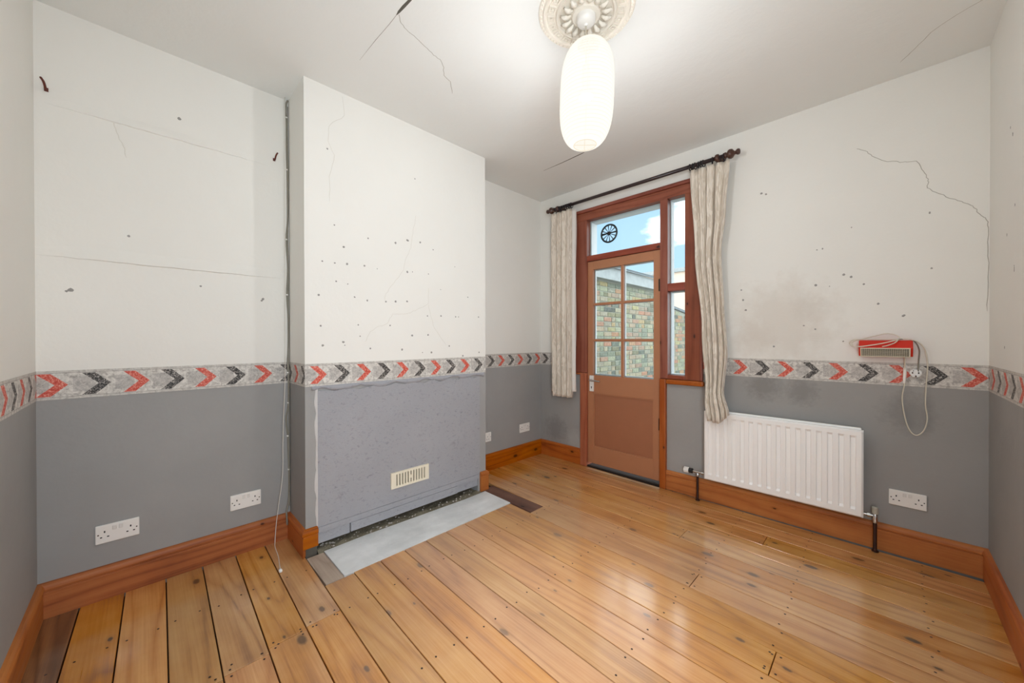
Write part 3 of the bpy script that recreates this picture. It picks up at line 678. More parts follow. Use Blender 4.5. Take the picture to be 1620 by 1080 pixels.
mm = MB(); mm.tube(spline([(.638, -.004, .836), (.638, -.030, .836), (.642, -.044, .836), (.660, -.048, .835), (.715, -.048, .833), (.752, -.046, .830)], 4), [.0085] * 5 + [.0085] * 12 + [.007] * 4, 10)
mm.build('lever', MAT['chrome'], hd, True)
mm = MB(); mm.lathe([(.006, -.0075), (.006, -.005)], (.638, 0, .768), 'y', 10); mm.box(.636, .640, -.0075, -.005, .752, .768); mm.build('keyhole', MAT['dark_hole'], hd)
for z in (.514, 1.672):
    mm = MB(); mm.tube([(1.299, -.002, z - .053), (1.299, -.002, z + .053)], .0055, 8); mm.box(1.285, 1.2985, .000, .0038, z - .05, z + .05); mm.build('hinge', MAT['brass_dark'], door)
wbox('threshold', 'void_brown', .588, 1.303, -.02, .012, .0, .09, door)
# ventilator on the fanlight
vt = empty('window_ventilator', (.803, .040, 2.207))
tag(vt, 'round dark plastic draught ventilator with radial vanes fixed in the fanlight glass', 'ventilator')
VX, VZ, VR = .803, 2.207, .080
mm = MB(); mm.tube([(VX + VR * math.cos(a), .036, VZ + VR * math.sin(a)) for a in [2 * PI * k / 40 for k in range(40)]], .0085, 8, True); mm.build('rim', MAT['fan_green'], vt, True)
mm = MB(); mm.lathe([(.004, -.014), (.016, -.010), (.018, .004), (.010, .008)], (VX, .036, VZ), 'y', 16); mm.build('hub', MAT['black_plastic'], vt, True)
for k in range(12):
    a = 2 * PI * k / 12 + .1; ca, sa = math.cos(a), math.sin(a); mm = MB(); t = (-sa, ca)
    p = [(.016, -.0020), (.074, -.0048), (.074, .0048), (.016, .0020)]
    mm.add([(VX + ca * r + t[0] * q, .036 + dy, VZ + sa * r + t[1] * q) for dy in (-.0012, .0012) for r, q in p], [(0, 1, 2, 3), (7, 6, 5, 4), (0, 4, 5, 1), (1, 5, 6, 2), (2, 6, 7, 3), (3, 7, 4, 0)])
    mm.build('vane', MAT['fan_green'], vt)
mm = MB(); mm.box(VX - .074, VX + .074, .026, .030, VZ - .006, VZ + .006); mm.build('crossbar', MAT['fan_green'], vt)

# ------------------------------------------------------------------ curtains
PY, PZ = -.090, 2.530
pole = empty('curtain_pole', (1.03, 0, PZ)); tag(pole, 'dark wooden curtain pole with turned finials above the garden door', 'curtain pole')
mm = MB(); mm.tube([(.255, PY, PZ), (1.80, PY, PZ)], .0145, 14); mm.build('pole', MAT['pole_dark'], pole, True)
fin = [(.0145, 0), (.021, .003), (.021, .012), (.016, .016), (.018, .020), (.030, .028), (.0335, .040), (.030, .053), (.019, .061), (.012, .066), (.012, .074), (.019, .080), (.021, .089), (.017, .098), (.006, .101)]
mm = MB(); mm.lathe([(r, h) for r, h in fin], (1.80, PY, PZ), 'x', 18); mm.build('finial', MAT['finial_brown'], pole, True)
mm = MB(); mm.lathe([(r, -h) for r, h in fin], (.262, PY, PZ), 'x', 18); mm.build('finial', MAT['finial_brown'], pole, True)
for x in (.30, 1.755):
    mm = MB(); mm.lathe([(.030, 0), (.032, -.006), (.026, -.012), (.015, -.020), (.014, -.060), (.018, -.066)], (x, 0, PZ), 'y', 16)
    mm.lathe([(.0155, -.014), (.024, -.011), (.027, 0), (.024, .011), (.0155, .014)], (x, PY, PZ), 'x', 16, False)
    mm.build('bracket', MAT['finial_brown'], pole, True)
def ring(par, x, tilt):
    mm = MB(); r = .0225; c = math.cos(tilt); s_ = math.sin(tilt)
    mm.tube([(x + s_ * r * math.cos(a), PY + c * r * math.cos(a) * .98, PZ - .007 + r * math.sin(a)) for a in [2 * PI * k / 20 for k in range(20)]], .0042, 6, True)
    mm.tube([(x, PY, PZ - .031), (x, PY, PZ - .044)], .0022, 5)
    mm.build('curtain_ring', MAT['ring_dark'], par, True)
def interp(tab, z):
    if z >= tab[0][0]: return tab[0][1]
    for (z0, a), (z1, b) in zip(tab, tab[1:]):
        if z1 <= z <= z0:
            t_ = (z0 - z) / (z0 - z1); t_ = t_ * t_ * (3 - 2 * t_); return a + (b - a) * t_
    return tab[-1][1]
def curtain(name, label, ltab, rtab, ytab, ztop, zbot, folds, amp, seed, group=None, phase=0.0, loc=None):
    rr = random.Random(seed); root = empty(name, loc); tag(root, label, 'curtain', 'curtains of the garden door')
    nu, nv = 220, 64
    ph = [rr.uniform(0, 6.28) for _ in range(6)]
    def fold(u, t_):
        w = u * folds * 2 * PI + phase + .6 * math.sin(3 * u + ph[0]) + .5 * t_ * math.sin(5 * u + ph[1])
        c = abs(math.sin(w / 2)); f = 1.25 - 2.0 * c ** .55          # rounded folds towards the room, narrow creases towards the wall
        f += .22 * math.sin(1.7 * w + ph[2] + t_) + .12 * math.sin(3.3 * w + ph[3])
        return f * (.72 + .38 * math.sin(2.6 * u * PI + ph[4]) ** 2)
    v = []; f = []
    for j in range(nv + 1):
        t_ = j / nv
        for i in range(nu + 1):
            u = i / nu
            zb = zbot(u); z = ztop(u) + (zb - ztop(u)) * t_
            x = interp(ltab, z) + (interp(rtab, z) - interp(ltab, z)) * (u + .018 * math.sin(u * folds * 2 * PI + ph[5]) * (u * (1 - u) * 4))
            pleat = 1.0 - .35 * math.exp(-((t_ - .03) / .05) ** 2)
            a = amp * pleat * (0.85 + .3 * t_)
            y = interp(ytab, z) + a * fold(u, t_)
            v.append((x, y, z))
    for j in range(nv):
        for i in range(nu): f.append((j * (nu + 1) + i, j * (nu + 1) + i + 1, (j + 1) * (nu + 1) + i + 1, (j + 1) * (nu + 1) + i))
    mm = MB(); mm.add(v, f); o = mm.build('fabric', MAT['curtain_damask'], root, True)
    md = o.modifiers.new('thickness', 'SOLIDIFY'); md.thickness = .0025
    return root, v, nu, nv
lc, v, nu, nv = curtain('curtain', 'short narrow cream patterned curtain left of the garden door', [(2.5, .222), (1.5, .222), (.65, .222)], [(2.5, .470), (1.5, .466), (.65, .470)], [(2.5, -.090), (.65, -.085)],
                        lambda u: 2.490, lambda u: .655 + (.045 if u < .10 else 0), 4.2, .027, 3, loc=(.36, PY, 2.49))
for k in range(9): ring(lc, .283 + .023 * k, R.uniform(-.25, .25))
mm = MB(); vv = []; ff = []
for j in range(nv + 1):          # pale lining turned out at the inner edge
    x, y, z = v[j * (nu + 1) + nu]; z2 = max(z, .715)
    vv += [(x - .004, y + .003, z2), (x + .014, y + .012 + .004 * math.sin(j * .3), z2), (x + .030, y + .030 + .006 * math.sin(j * .21), z2)]
for j in range(nv): ff += [(3 * j, 3 * j + 1, 3 * j + 4, 3 * j + 3), (3 * j + 1, 3 * j + 2, 3 * j + 5, 3 * j + 4)]
mm.add(vv, ff); o = mm.build('lining', MAT['curtain_lining'], lc, True); md = o.modifiers.new('thickness', 'SOLIDIFY'); md.thickness = .002
rc, v, nu, nv = curtain('curtain', 'long cream patterned curtain right of the garden door, its hem over the radiator', [(2.5, 1.566), (1.87, 1.60), (1.30, 1.650), (.78, 1.690), (.62, 1.708)],
                        [(2.49, 1.838), (2.15, 1.815), (1.84, 1.785), (1.47, 1.802), (1.12, 1.826), (.86, 1.808), (.70, 1.850), (.62, 1.852)], [(2.5, -.090), (1.4, -.088), (.95, -.105), (.72, -.152), (.6, -.158)],
                        lambda u: 2.494 - .012 * max(0, u - .6), lambda u: .640 - .012 * math.sin(u * 3) + .055 * max(0, u - .55) / .45, 4.6, .028, 11, phase=1.0, loc=(1.70, PY, 2.49))
for x, t_ in ((1.568, .1), (1.586, -.1), (1.604, .2), (1.626, -.15), (1.645, .1), (1.662, .25), (1.722, -.2), (1.800, .1)): ring(rc, x, t_)

# ------------------------------------------------------------------ radiator
rad = empty('radiator', (2.095, -.06, .19)); tag(rad, 'white fluted panel radiator on the grey wall below the red heater', 'radiator')
RX0, RX1, RZ0, RZ1, RF = 1.667, 2.525, .186, .690, -.098
mm = MB()
xs = [RX0, RX0 + .008]; gro = [1.7105 + .0514 * k for k in range(16)]
for g in gro: xs += [g - .0145, g - .0105, g + .0085, g + .0125]
xs += [RX1 - .008, RX1]
zz = [RZ0, RZ0 + .008, .226, .240, .644, .658, RZ1 - .008, RZ1]
def dep(i, j):
    x = xs[i]; z = zz[j]; d = 0
    if i in (0, len(xs) - 1) or j in (0, len(zz) - 1): return RF + .008
    if j in (3, 4) and any(abs(x - g) < .0115 for g in gro) and (i - 2) % 4 in (1, 2): d = .0085
    return RF + d
v = [(xs[i], dep(i, j), zz[j]) for j in range(len(zz)) for i in range(len(xs))]; nxs = len(xs)
f = [(j * nxs + i, j * nxs + i + 1, (j + 1) * nxs + i + 1, (j + 1) * nxs + i) for j in range(len(zz) - 1) for i in range(nxs - 1)]
mm.add(v, f)
loop = [i for i in range(nxs)] + [j * nxs + nxs - 1 for j in range(1, len(zz))] + [(len(zz) - 1) * nxs + i for i in range(nxs - 2, -1, -1)] + [j * nxs for j in range(len(zz) - 2, 0, -1)]
b0 = len(mm.v); mm.v += [(mm.v[i][0], -.066, mm.v[i][2]) for i in loop]; n = len(loop)
mm.f += [(loop[k], b0 + k, b0 + (k + 1) % n, loop[(k + 1) % n]) for k in range(n)] + [tuple(range(b0, b0 + n))]
o = mm.build('front_panel', MAT['radiator_white'], rad, True, angle=20)
mm = MB(); mm.box(RX0 + .012, RX1 - .010, -.064, -.050, RZ0 + .02, RZ1 + .010); o = mm.build('back_panel', MAT['radiator_white'], rad); md = o.modifiers.new('bevel', 'BEVEL'); md.width = .003
for x in (1.80, 2.40):
    mm = MB(); mm.box(x - .015, x + .015, -.050, 0, .30, .60); mm.build('wall_bracket', MAT['radiator_white'], rad)
VY = -.060
mm = MB(); mm.tube([(1.612, VY, 0), (1.612, VY, .195)], .0085, 10); mm.lathe([(.016, 0), (.016, .006), (.010, .009)], (1.612, VY, 0.0), 'z', 14); mm.build('pipe', MAT['copper_pipe'], rad, True, angle=40)
mm = MB(); mm.tube([(2.573, VY, 0), (2.573, VY, .172)], .0088, 10); mm.lathe([(.016, 0), (.016, .006), (.010, .009)], (2.573, VY, 0.0), 'z', 14); mm.build('pipe', MAT['copper_pipe'], rad, True, angle=40)
va = MB(); va.tube([(1.580, VY, .214), (1.672, VY, .214)], .0085, 10); va.lathe([(.013, 0), (.013, .018), (.0105, .022)], (1.612, VY, .186), 'z', 12); va.lathe([(.0125, 0), (.0125, .012)], (1.640, VY, .214), 'x', 6)
va = va.build('valve', MAT['chrome'], rad, True, angle=40)
mm = MB(); mm.lathe([(.019, 0), (.019, .026)], (1.550, VY, .214), 'x', 18); mm.build('valve_collar', MAT['black_plastic'], va, True, angle=40)
mm = MB(); mm.lathe([(.012, -.040), (.0185, -.036), (.0195, -.003), (.0175, 0)], (1.550, VY, .214), 'x', 18)
for k in range(12):
    a = 2 * PI * k / 12; mm.box(1.514, 1.546, VY + .0195 * math.cos(a) - .0015, VY + .0195 * math.cos(a) + .0015, .214 + .0195 * math.sin(a) - .0015, .214 + .0195 * math.sin(a) + .0015)
mm.build('valve_head', MAT['white_plastic'], va)
va = MB(); va.tube([(2.520, VY, .204), (2.573, VY, .204)], .008, 10); va.lathe([(.0125, 0), (.0125, .013)], (2.540, VY, .204), 'x', 6); va.lathe([(.0115, .166), (.0125, .172), (.0115, .215), (.010, .218)], (2.573, VY, 0), 'z', 12)
va = va.build('valve', MAT['chrome'], rad, True, angle=40)
mm = MB(); mm.lathe([(.011, .216), (.0145, .219), (.014, .254), (.010, .257)], (2.573, VY, 0), 'z', 14); mm.build('valve_cap', MAT['valve_grey'], va, True, angle=40)

# ------------------------------------------------------------------ red heater
ht = empty('wall_heater', (2.61, 0, 1.12)); tag(ht, 'small red wall heater with a cream mesh grille above the radiator, its flex wound around', 'heater')
hx0, hx1 = 2.503, 2.719
pr = [(0, 1.122), (0, 1.214), (-.055, 1.212), (-.088, 1.172), (-.060, 1.122)]
mm = MB(); mm.sweep(pr, [((hx0, 0, 0), (0, 1, 0), (0, 0, 1)), ((hx1, 0, 0), (0, 1, 0), (0, 0, 1))]); o = mm.build('body', MAT['heater_red'], ht); md = o.modifiers.new('bevel', 'BEVEL'); md.width = .003; md.segments = 2
# grille lies on the lower front face, from the nose (-.088,1.172) to (-.060,1.122)
def gp(x, t_, o_): # along the face and outwards
    dy, dz = .028, -.050; L = math.hypot(dy, dz); ny, nz = -.873, -.488
    return (x, -.088 + dy * t_ + ny * o_, 1.172 + dz * t_ + nz * o_)
def gbar(mm, x0, x1, t0, t1, o0, o1):
    mm.add([gp(x, t_, o_) for o_ in (o0, o1) for x, t_ in ((x0, t0), (x1, t0), (x1, t1), (x0, t1))], [(0, 1, 2, 3), (4, 7, 6, 5), (0, 4, 5, 1), (1, 5, 6, 2), (2, 6, 7, 3), (3, 7, 4, 0)])
mm = MB(); gbar(mm, 2.512, 2.707, .04, .97, .0005, .002); mm.build('grille_backing', MAT['heater_dark'], ht)
mm = MB(); gbar(mm, 2.510, 2.709, .02, .09, .001, .006); gbar(mm, 2.510, 2.709, .92, .99, .001, .006); gbar(mm, 2.510, 2.515, .09, .92, .001, .006); gbar(mm, 2.704, 2.709, .09, .92, .001, .006)
for k in range(22): x = 2.5195 + .0083 * k; gbar(mm, x, x + .0012, .09, .92, .002, .0045)
for k in range(5): t_ = .21 + .145 * k; gbar(mm, 2.515, 2.704, t_, t_ + .022, .002, .005)
mm.build('grille', MAT['grille_cream'], ht)
flex = spline([(2.690, -.052, 1.125), (2.690, -.040, 1.09), (2.689, -.030, 1.05), (2.689, -.028, .975), (2.680, -.022, .89), (2.689, -.020, .793), (2.707, -.020, .718), (2.733, -.020, .690), (2.761, -.020, .72), (2.774, -.020, .786), (2.767, -.020, .862), (2.769, -.024, .963),
               (2.774, -.030, 1.09), (2.762, -.034, 1.168), (2.735, -.044, 1.205), (2.700, -.052, 1.219), (2.650, -.058, 1.2185), (2.590, -.058, 1.2185), (2.52, -.05, 1.2185), (2.475, -.040, 1.214), (2.462, -.040, 1.196), (2.476, -.060, 1.178), (2.50, -.092, 1.176),
               (2.54, -.0965, 1.182), (2.60, -.085, 1.196), (2.655, -.068, 1.214), (2.675, -.050, 1.222)], 6)
mm = MB(); mm.tube(flex, .0030, 7); mm.build('flex', MAT['flex_cream'], ht, True)
flex2 = spline([(2.675, -.050, 1.222), (2.655, -.030, 1.242), (2.620, -.020, 1.252), (2.575, -.018, 1.240), (2.52, -.03, 1.221), (2.488, -.045, 1.212), (2.470, -.055, 1.196), (2.478, -.070, 1.184)], 6)
mm = MB(); mm.tube(flex2, .0028, 7); mm.build('flex', MAT['flex_cream'], ht, True)
flex3 = spline([(2.663, -.062, 1.2185), (2.700, -.045, 1.219), (2.728, -.020, 1.205), (2.744, -.014, 1.16), (2.742, -.014, 1.10), (2.740, -.016, 1.060), (2.740, -.020, 1.045)], 6)
mm = MB(); mm.tube(flex3, .0030, 7); mm.build('flex', MAT['flex_grey'], ht, True)
flex4 = spline([(2.662, -.066, 1.216), (2.650, -.080, 1.200), (2.620, -.093, 1.184), (2.60, -.0945, 1.178)], 5)
mm = MB(); mm.tube(flex4, .0028, 7); mm.build('flex', MAT['flex_cream'], ht, True)
mm = MB(); mm.tube(spline([(2.690, -.026, 1.062), (2.690, -.026, 1.05), (2.688, -.026, .985), (2.687, -.026, .972)], 4), [.004, .006, .007, .007, .007, .007, .007, .007, .0065, .006, .005, .0045, .004], 10); mm.build('inline_switch', MAT['white_plastic'], ht, True)
# three-pin plug hanging with the pins towards the room
mm = MB(); pp = [(-.024, .012), (-.014, .022), (.014, .022), (.024, .012), (.024, -.004), (.012, -.022), (-.012, -.022), (-.024, -.004)]
mm.sweep(pp, [((2.731, -.003, 1.030), (1, 0, 0), (0, 0, 1)), ((2.731, -.016, 1.030), (1, 0, 0), (0, 0, 1)), ((2.731, -.020, 1.030), (.86, 0, 0), (0, 0, .86))])
pl = mm.build('plug', MAT['white_plastic'], ht)
mm = MB(); mm.box(2.716, 2.721, -.034, -.019, 1.030, 1.038); mm.box(2.739, 2.744, -.034, -.019, 1.030, 1.038); mm.box(2.729, 2.733, -.040, -.019, 1.011, 1.020)
mm.lathe([(.0025, -.0215), (.0025, -.019)], (2.722, 0, 1.044), 'y', 8); mm.lathe([(.0025, -.0215), (.0025, -.019)], (2.741, 0, 1.044), 'y', 8)
mm.build('pin', MAT['brass_dark'], pl)

# ------------------------------------------------------------------ sockets
def socket(name, label, double, wall, c0, z0, group='white wall sockets'):
    """c0: low coordinate along the wall; wall 'left' (x=0) or 'back' (y=0)"""
    w = .146 if double else .086; hgt = .086
    def P3(a, o_, z): return (o_, c0 + a, z0 + z) if wall == 'left' else (c0 + a, -o_, z0 + z)
    root = empty(name, P3(w / 2, 0, 0)); tag(root, label, 'socket', group)
    def bx(mm, a0, a1, o0, o1, za, zb):
        p, q = P3(a0, o0, za), P3(a1, o1, zb); mm.box(p[0], q[0], p[1], q[1], p[2], q[2])
    mm = MB(); bx(mm, 0, w, 0, .009, 0, hgt); o = mm.build('faceplate', MAT['white_plastic'], root); md = o.modifiers.new('bevel', 'BEVEL'); md.width = .003; md.segments = 2
    cents = [.030, .116] if double else [.043]
    for c in cents:
        zc = .036 if double else .030
        for q in ((c - .0024, c + .0024, zc + .013, zc + .022), (c - .0148, c - .0078, zc - .009, zc - .004), (c + .0078, c + .0148, zc - .009, zc - .004)):
            mm = MB(); bx(mm, q[0], q[1], .0088, .0095, q[2], q[3]); mm.build('pin_hole', MAT['dark_hole'], root)
    for a in ((.0095, w - .0095) if double else (.0095, w - .0095)):
        p = P3(a, 0, .043); mm = MB(); mm.lathe([(.003, .0088), (.003, .0098)] if wall == 'left' else [(.003, -.0088), (.003, -.0098)], p, 'x' if wall == 'left' else 'y', 10); mm.build('screw', MAT['brass_dark'], root)
    for s_ in ((.0625, .0835) if double else (.060,)):
        mm = MB(); bx(mm, s_ - .007, s_ + .007, .0088, .0125, .056, .076); o = mm.build('switch', MAT['switch_white'], root); md = o.modifiers.new('bevel', 'BEVEL'); md.width = .0015
    return root
socket('wall_socket', 'white double socket on the left wall, nearest the camera corner', True, 'left', -3.199, .262)
socket('wall_socket', 'white double socket on the left wall beside the hanging cord', True, 'left', -2.692, .254)
socket('wall_socket', 'white single socket half hidden behind the chimney breast edge', False, 'left', -.812, .271)
socket('wall_socket', 'small white double socket in the far alcove near the room corner', True, 'left', -.338, .275)
socket('wall_socket', 'white double socket right of the radiator', True, 'back', 2.628, .277)

# ------------------------------------------------------------------ vent grille
vg = empty('air_vent', (CX + .008, -1.746, .238)); tag(vg, 'cream slotted air vent low on the grey fireplace board', 'vent')
vy0, vy1, vz0, vz1 = -1.888, -1.604, .238, .343
x0, x1 = CX + .008, CX + .020
mm = MB(); mm.box(x0, x0 + .001, vy0 + .01, vy1 - .01, vz0 + .01, vz1 - .01); mm.build('backing', MAT['gap_dark'], vg)
mm = MB(); mm.box(x0, x1, vy0, vy1, vz0, vz0 + .014); mm.box(x0, x1, vy0, vy1, vz1 - .014, vz1); mm.box(x0, x1, vy0, vy0 + .036, vz0 + .014, vz1 - .014); mm.box(x0, x1, vy1 - .031, vy1, vz0 + .014, vz1 - .014)
mm.build('frame', MAT['cream_plastic'], vg)
for k in range(1, 11):
    y = vy0 + .036 + .0093 * k + .0115 * (k - .5); mm = MB(); mm.box(x0 + .001, x1 - .001, y - .00575, y + .00575, vz0 + .014, vz1 - .014); mm.build('slat', MAT['cream_plastic'], vg)
y = (vy0 + .036 + vy1 - .031) / 2; mm = MB(); mm.box(x0 + .001, x1, y - .006, y + .006, vz0 + .042, vz0 + .062); mm.build('slider_knob', MAT['cream_plastic'], vg)

# ------------------------------------------------------------------ hooks, cables, cord
def hook(label, y, z, flip):
    r = empty('wall_hook', (0, y, z)); tag(r, label, 'hook', 'rusty hooks on the left wall')
    mm = MB(); mm.box(0, .003, y - .006, y + .006, z - .008, z + .008); mm.build('plate', MAT['rust'], r)
    mm = MB(); mm.tube(spline([(.002, y, z), (.022, y, z - .006), (.034, y, z + .002), (.036, y - .004 * flip, z + .018), (.030, y - .012 * flip, z + .034)], 4), .0042, 7); mm.build('prong', MAT['rust'], r, True)
hook('rusty hook high on the left wall near the camera corner', -3.333, 2.325, 1)
hook('rusty hook high on the left wall beside the corner cable', -2.470, 2.312, -1)
cb = empty('corner_cable', (.008, -2.40, 1.4)); tag(cb, 'grey cable clipped down the corner between left wall and chimney breast', 'cable')
cp = [(-2.396, 2.698), (-2.406, 2.675), (-2.409, 2.62), (-2.404, 2.56), (-2.404, 2.4), (-2.401, 2.269), (-2.400, 2.155), (-2.400, 1.959), (-2.408, 1.838), (-2.400, 1.664), (-2.406, 1.506), (-2.400, 1.38), (-2.399, 1.251), (-2.401, 1.142), (-2.404, 1.096), (-2.403, 1.037), (-2.400, .978), (-2.400, .833), (-2.413, .747), (-2.411, .689), (-2.404, .629), (-2.404, .583), (-2.399, .423), (-2.399, .30)]
mm = MB(); mm.tube(spline([(.006, y, z) for y, z in cp] + [(.014, -2.405, .22), (.024, -2.418, .168), (.030, -2.418, .14), (.032, -2.4165, .09)], 4), .0052, 7); mm.build('cable', MAT['flex_grey'], cb, True)
mm = MB(); mm.tube(spline([(.006, -2.398, 2.66), (.012, -2.4005, 2.5), (.014, -2.3985, 2.2), (.012, -2.4015, 1.9), (.014, -2.399, 1.6), (.012, -2.400, 1.3), (.0135, -2.399, 1.0), (.014, -2.400, .6), (.0135, -2.399, .3), (.024, -2.400, .20)], 4), .0030, 6); mm.build('cable', MAT['flex_grey'], cb, True)
for z, y in ((2.59, -2.404), (2.27, -2.401), (1.84, -2.406), (1.5, -2.405), (1.02, -2.402), (.833, -2.400), (.629, -2.404), (.42, -2.399)):
    mm = MB(); mm.box(0, .0115, y - .006, y + .004, z - .004, z + .004); mm.build('cable_clip', MAT['white_plastic'], cb)
pc = empty('pull_cord', (.03, -2.43, 1.3)); tag(pc, 'thin white pull cord hanging beside the corner cable, its end on the floor', 'cord')
mm = MB(); mm.tube(spline([(.028, -2.418, 2.699), (.028, -2.42, 2.0), (.028, -2.422, 1.212), (.028, -2.424, .972), (.029, -2.433, .75), (.029, -2.437, .60), (.030, -2.440, .40), (.031, -2.461, .23), (.033, -2.476, .10), (.045, -2.484, .02), (.085, -2.492, .004), (.20, -2.502, .003), (.30, -2.518, .003), (.36, -2.528, .004)], 5), .0021, 6); mm.build('cord', MAT['cord_white'], pc, True)
mm = MB(); mm.lathe([(.003, -.016), (.008, -.012), (.009, .0), (.007, .010), (.003, .012)], (.372, -2.530, .0095), 'x', 12); mm.build('toggle', MAT['white_plastic'], pc, True)

# ------------------------------------------------------------------ ceiling rose and paper lantern
LX, LY = 1.655, -1.613
rose = empty('ceiling_rose', (LX, LY, H)); tag(rose, 'white moulded plaster ceiling rose above the paper lantern', 'ceiling rose')
RZ = lambda r_: [(r_, H)]
mm = MB(); mm.lathe([(.005, H - .026), (.060, H - .026), (.066, H - .018), (.072, H - .014), (.118, H - .012), (.124, H - .020), (.132, H - .021), (.137, H - .012), (.176, H - .009), (.182, H - .015), (.190, H - .015), (.195, H - .007), (.210, H - .006), (.214, H)], (LX, LY, 0), 'z', 72)
mm.build('disc', MAT['plaster_white'], rose, True, angle=35)
for k in range(20):
    a = 2 * PI * k / 20; ca, sa = math.cos(a), math.sin(a); mm = MB()
    def q(r_, t_, z): return (LX + ca * r_ - sa * t_, LY + sa * r_ + ca * t_, H - z)
    for (r0, r1, t0, t1) in ((.141, .146, -.018, .018), (.167, .172, -.018, .018), (.146, .167, -.018, -.013), (.146, .167, .013, .018), (.152, .161, -.005, .005)):
        mm.add([q(r_, t_, z) for z in (.006, .0175) for r_, t_ in ((r0, t0), (r1, t0), (r1, t1), (r0, t1))], [(0, 3, 2, 1), (4, 5, 6, 7), (0, 1, 5, 4), (1, 2, 6, 5), (2, 3, 7, 6), (3, 0, 4, 7)])
    mm.build('square_motif', MAT['plaster_white'], rose)
for k in range(16):
    a = 2 * PI * k / 16; mm = MB(); v = []; f = []
    for j in range(7):
        t_ = j / 6; r_ = .066 + .050 * t_; w = .0165 * (.55 + .6 * t_) * math.sin(PI * min(1, .12 + t_ * .88)) * (1 + .25 * math.sin(t_ * 18)); z = .016 + .014 * math.sin(PI * t_) + .006 * t_
        for s_, dz in ((-1, 0), (0, .007), (1, 0)):
            v.append((LX + math.cos(a) * r_ - math.sin(a) * w * s_, LY + math.sin(a) * r_ + math.cos(a) * w * s_, H - z - dz))
    for j in range(6): f += [(3 * j, 3 * j + 1, 3 * j + 4, 3 * j + 3), (3 * j + 1, 3 * j + 2, 3 * j + 5, 3 * j + 4)]
    mm.add(v, f); o = mm.build('leaf', MAT['plaster_white'], rose, True); md = o.modifiers.new('thickness', 'SOLIDIFY'); md.thickness = .006; md.offset = -1
mm = MB()
for k in range(64):
    a = 2 * PI * k / 64; mm.lathe([(.0015, -.0045), (.0045, -.001), (.0052, .003)], (LX + .2025 * math.cos(a), LY + .2025 * math.sin(a), H - .0085), 'z', 6)
o = mm.build('beading', MAT['plaster_white'], rose, True); o['kind'] = 'stuff'
lamp = empty('paper_lantern', (LX, LY, H - .026)); tag(lamp, 'lit white ribbed paper lantern pendant hanging from the ceiling rose', 'lamp')
mm = MB(); mm.lathe([(.043, H - .026), (.043, H - .040), (.039, H - .052), (.030, H - .058), (.010, H - .060), (.005, H - .066)], (LX, LY, 0), 'z', 24); mm.build('ceiling_cup', MAT['white_plastic'], lamp, True, angle=40)
mm = MB(); mm.tube([(LX, LY, H - .062), (LX, LY, 2.46)], .0032, 8); mm.build('flex', MAT['flex_cream'], lamp, True)
TB, TT = 2.098, 2.548
sh = bpy.data.objects.new  # noqa
def lr(z):
    s_ = (z - (TB + TT) / 2) / ((TT - TB) / 2); s_ = max(-1, min(1, s_)); return .050 + .0685 * (1 - abs(s_) ** 3.3) ** .58
tilt = math.radians(2.2)
def lp(r_, a, z):   # the shade hangs a little out of true
    dz = z - 2.34; off = math.sin(tilt) * dz + .004; d_ = Vector((.706, .708, 0)) * off
    return (LX + d_.x + r_ * math.cos(a), LY + d_.y + r_ * math.sin(a), z - .5 * 0)
nr = 30; zs_ = [TB + (TT - TB) * (.5 - .5 * math.cos(PI * (k / nr))) * .25 + (TT - TB) * .75 * k / nr for k in range(nr + 1)]
mm = MB(); v = []; f = []; NS = 40
rows = []
for k in range(nr):
    rows.append((zs_[k], lr(zs_[k]))); zm = (zs_[k] + zs_[k + 1]) / 2; rows.append((zm, lr(zm) + .0016))
rows.append((zs_[-1], lr(zs_[-1])))
for z, r_ in rows: v += [lp(r_, 2 * PI * i / NS, z) for i in range(NS)]
for k in range(len(rows) - 1):
    for i in range(NS): f.append((k * NS + i, k * NS + (i + 1) % NS, (k + 1) * NS + (i + 1) % NS, (k + 1) * NS + i))
mm.add(v, f); shade = mm.build('shade', MAT['lantern_paper'], lamp, True)
for k in range(1, nr):
    mm = MB(); mm.tube([lp(lr(zs_[k]) + .0004, 2 * PI * i / 40, zs_[k]) for i in range(40)], .0009, 4, True); mm.build('rib', MAT['lantern_rib'], shade, True)
for z in (TB, TT):
    mm = MB(); mm.tube([lp(lr(z), 2 * PI * i / 32, z) for i in range(32)], .0017, 6, True); mm.build('end_ring', MAT['lantern_wire'], shade, True)
mm = MB()
for a in (-2.35, -.95, .75, 2.2): mm.tube([lp(lr(z) - .004, a, z) for z in [TB + .01 + (TT - TB - .02) * k / 16 for k in range(17)]], .0014, 5)
a0, a1 = lp(.05, .75, TB), lp(.05, -2.35, TB); mm.tube([a0, a1], .0014, 5)
mm.build('wire_frame', MAT['lantern_wire'], shade, True)
mm = MB(); mm.lathe([(.010, 2.46), (.017, 2.452), (.019, 2.345), (.033, 2.338), (.033, 2.314), (.020, 2.311)], (LX, LY, 0), 'z', 14); mm.build('lamp_holder', MAT['white_plastic'], lamp, True, angle=40)
l = bpy.data.lights.new('bulb_light', 'POINT'); l.energy = LAMP_W; l.color = (0.95, 0.975, 1.0); l.shadow_soft_size = .025
lo = bpy.data.objects.new('bulb_light', l); COL.objects.link(lo); lo.location = (LX, LY, 2.275)

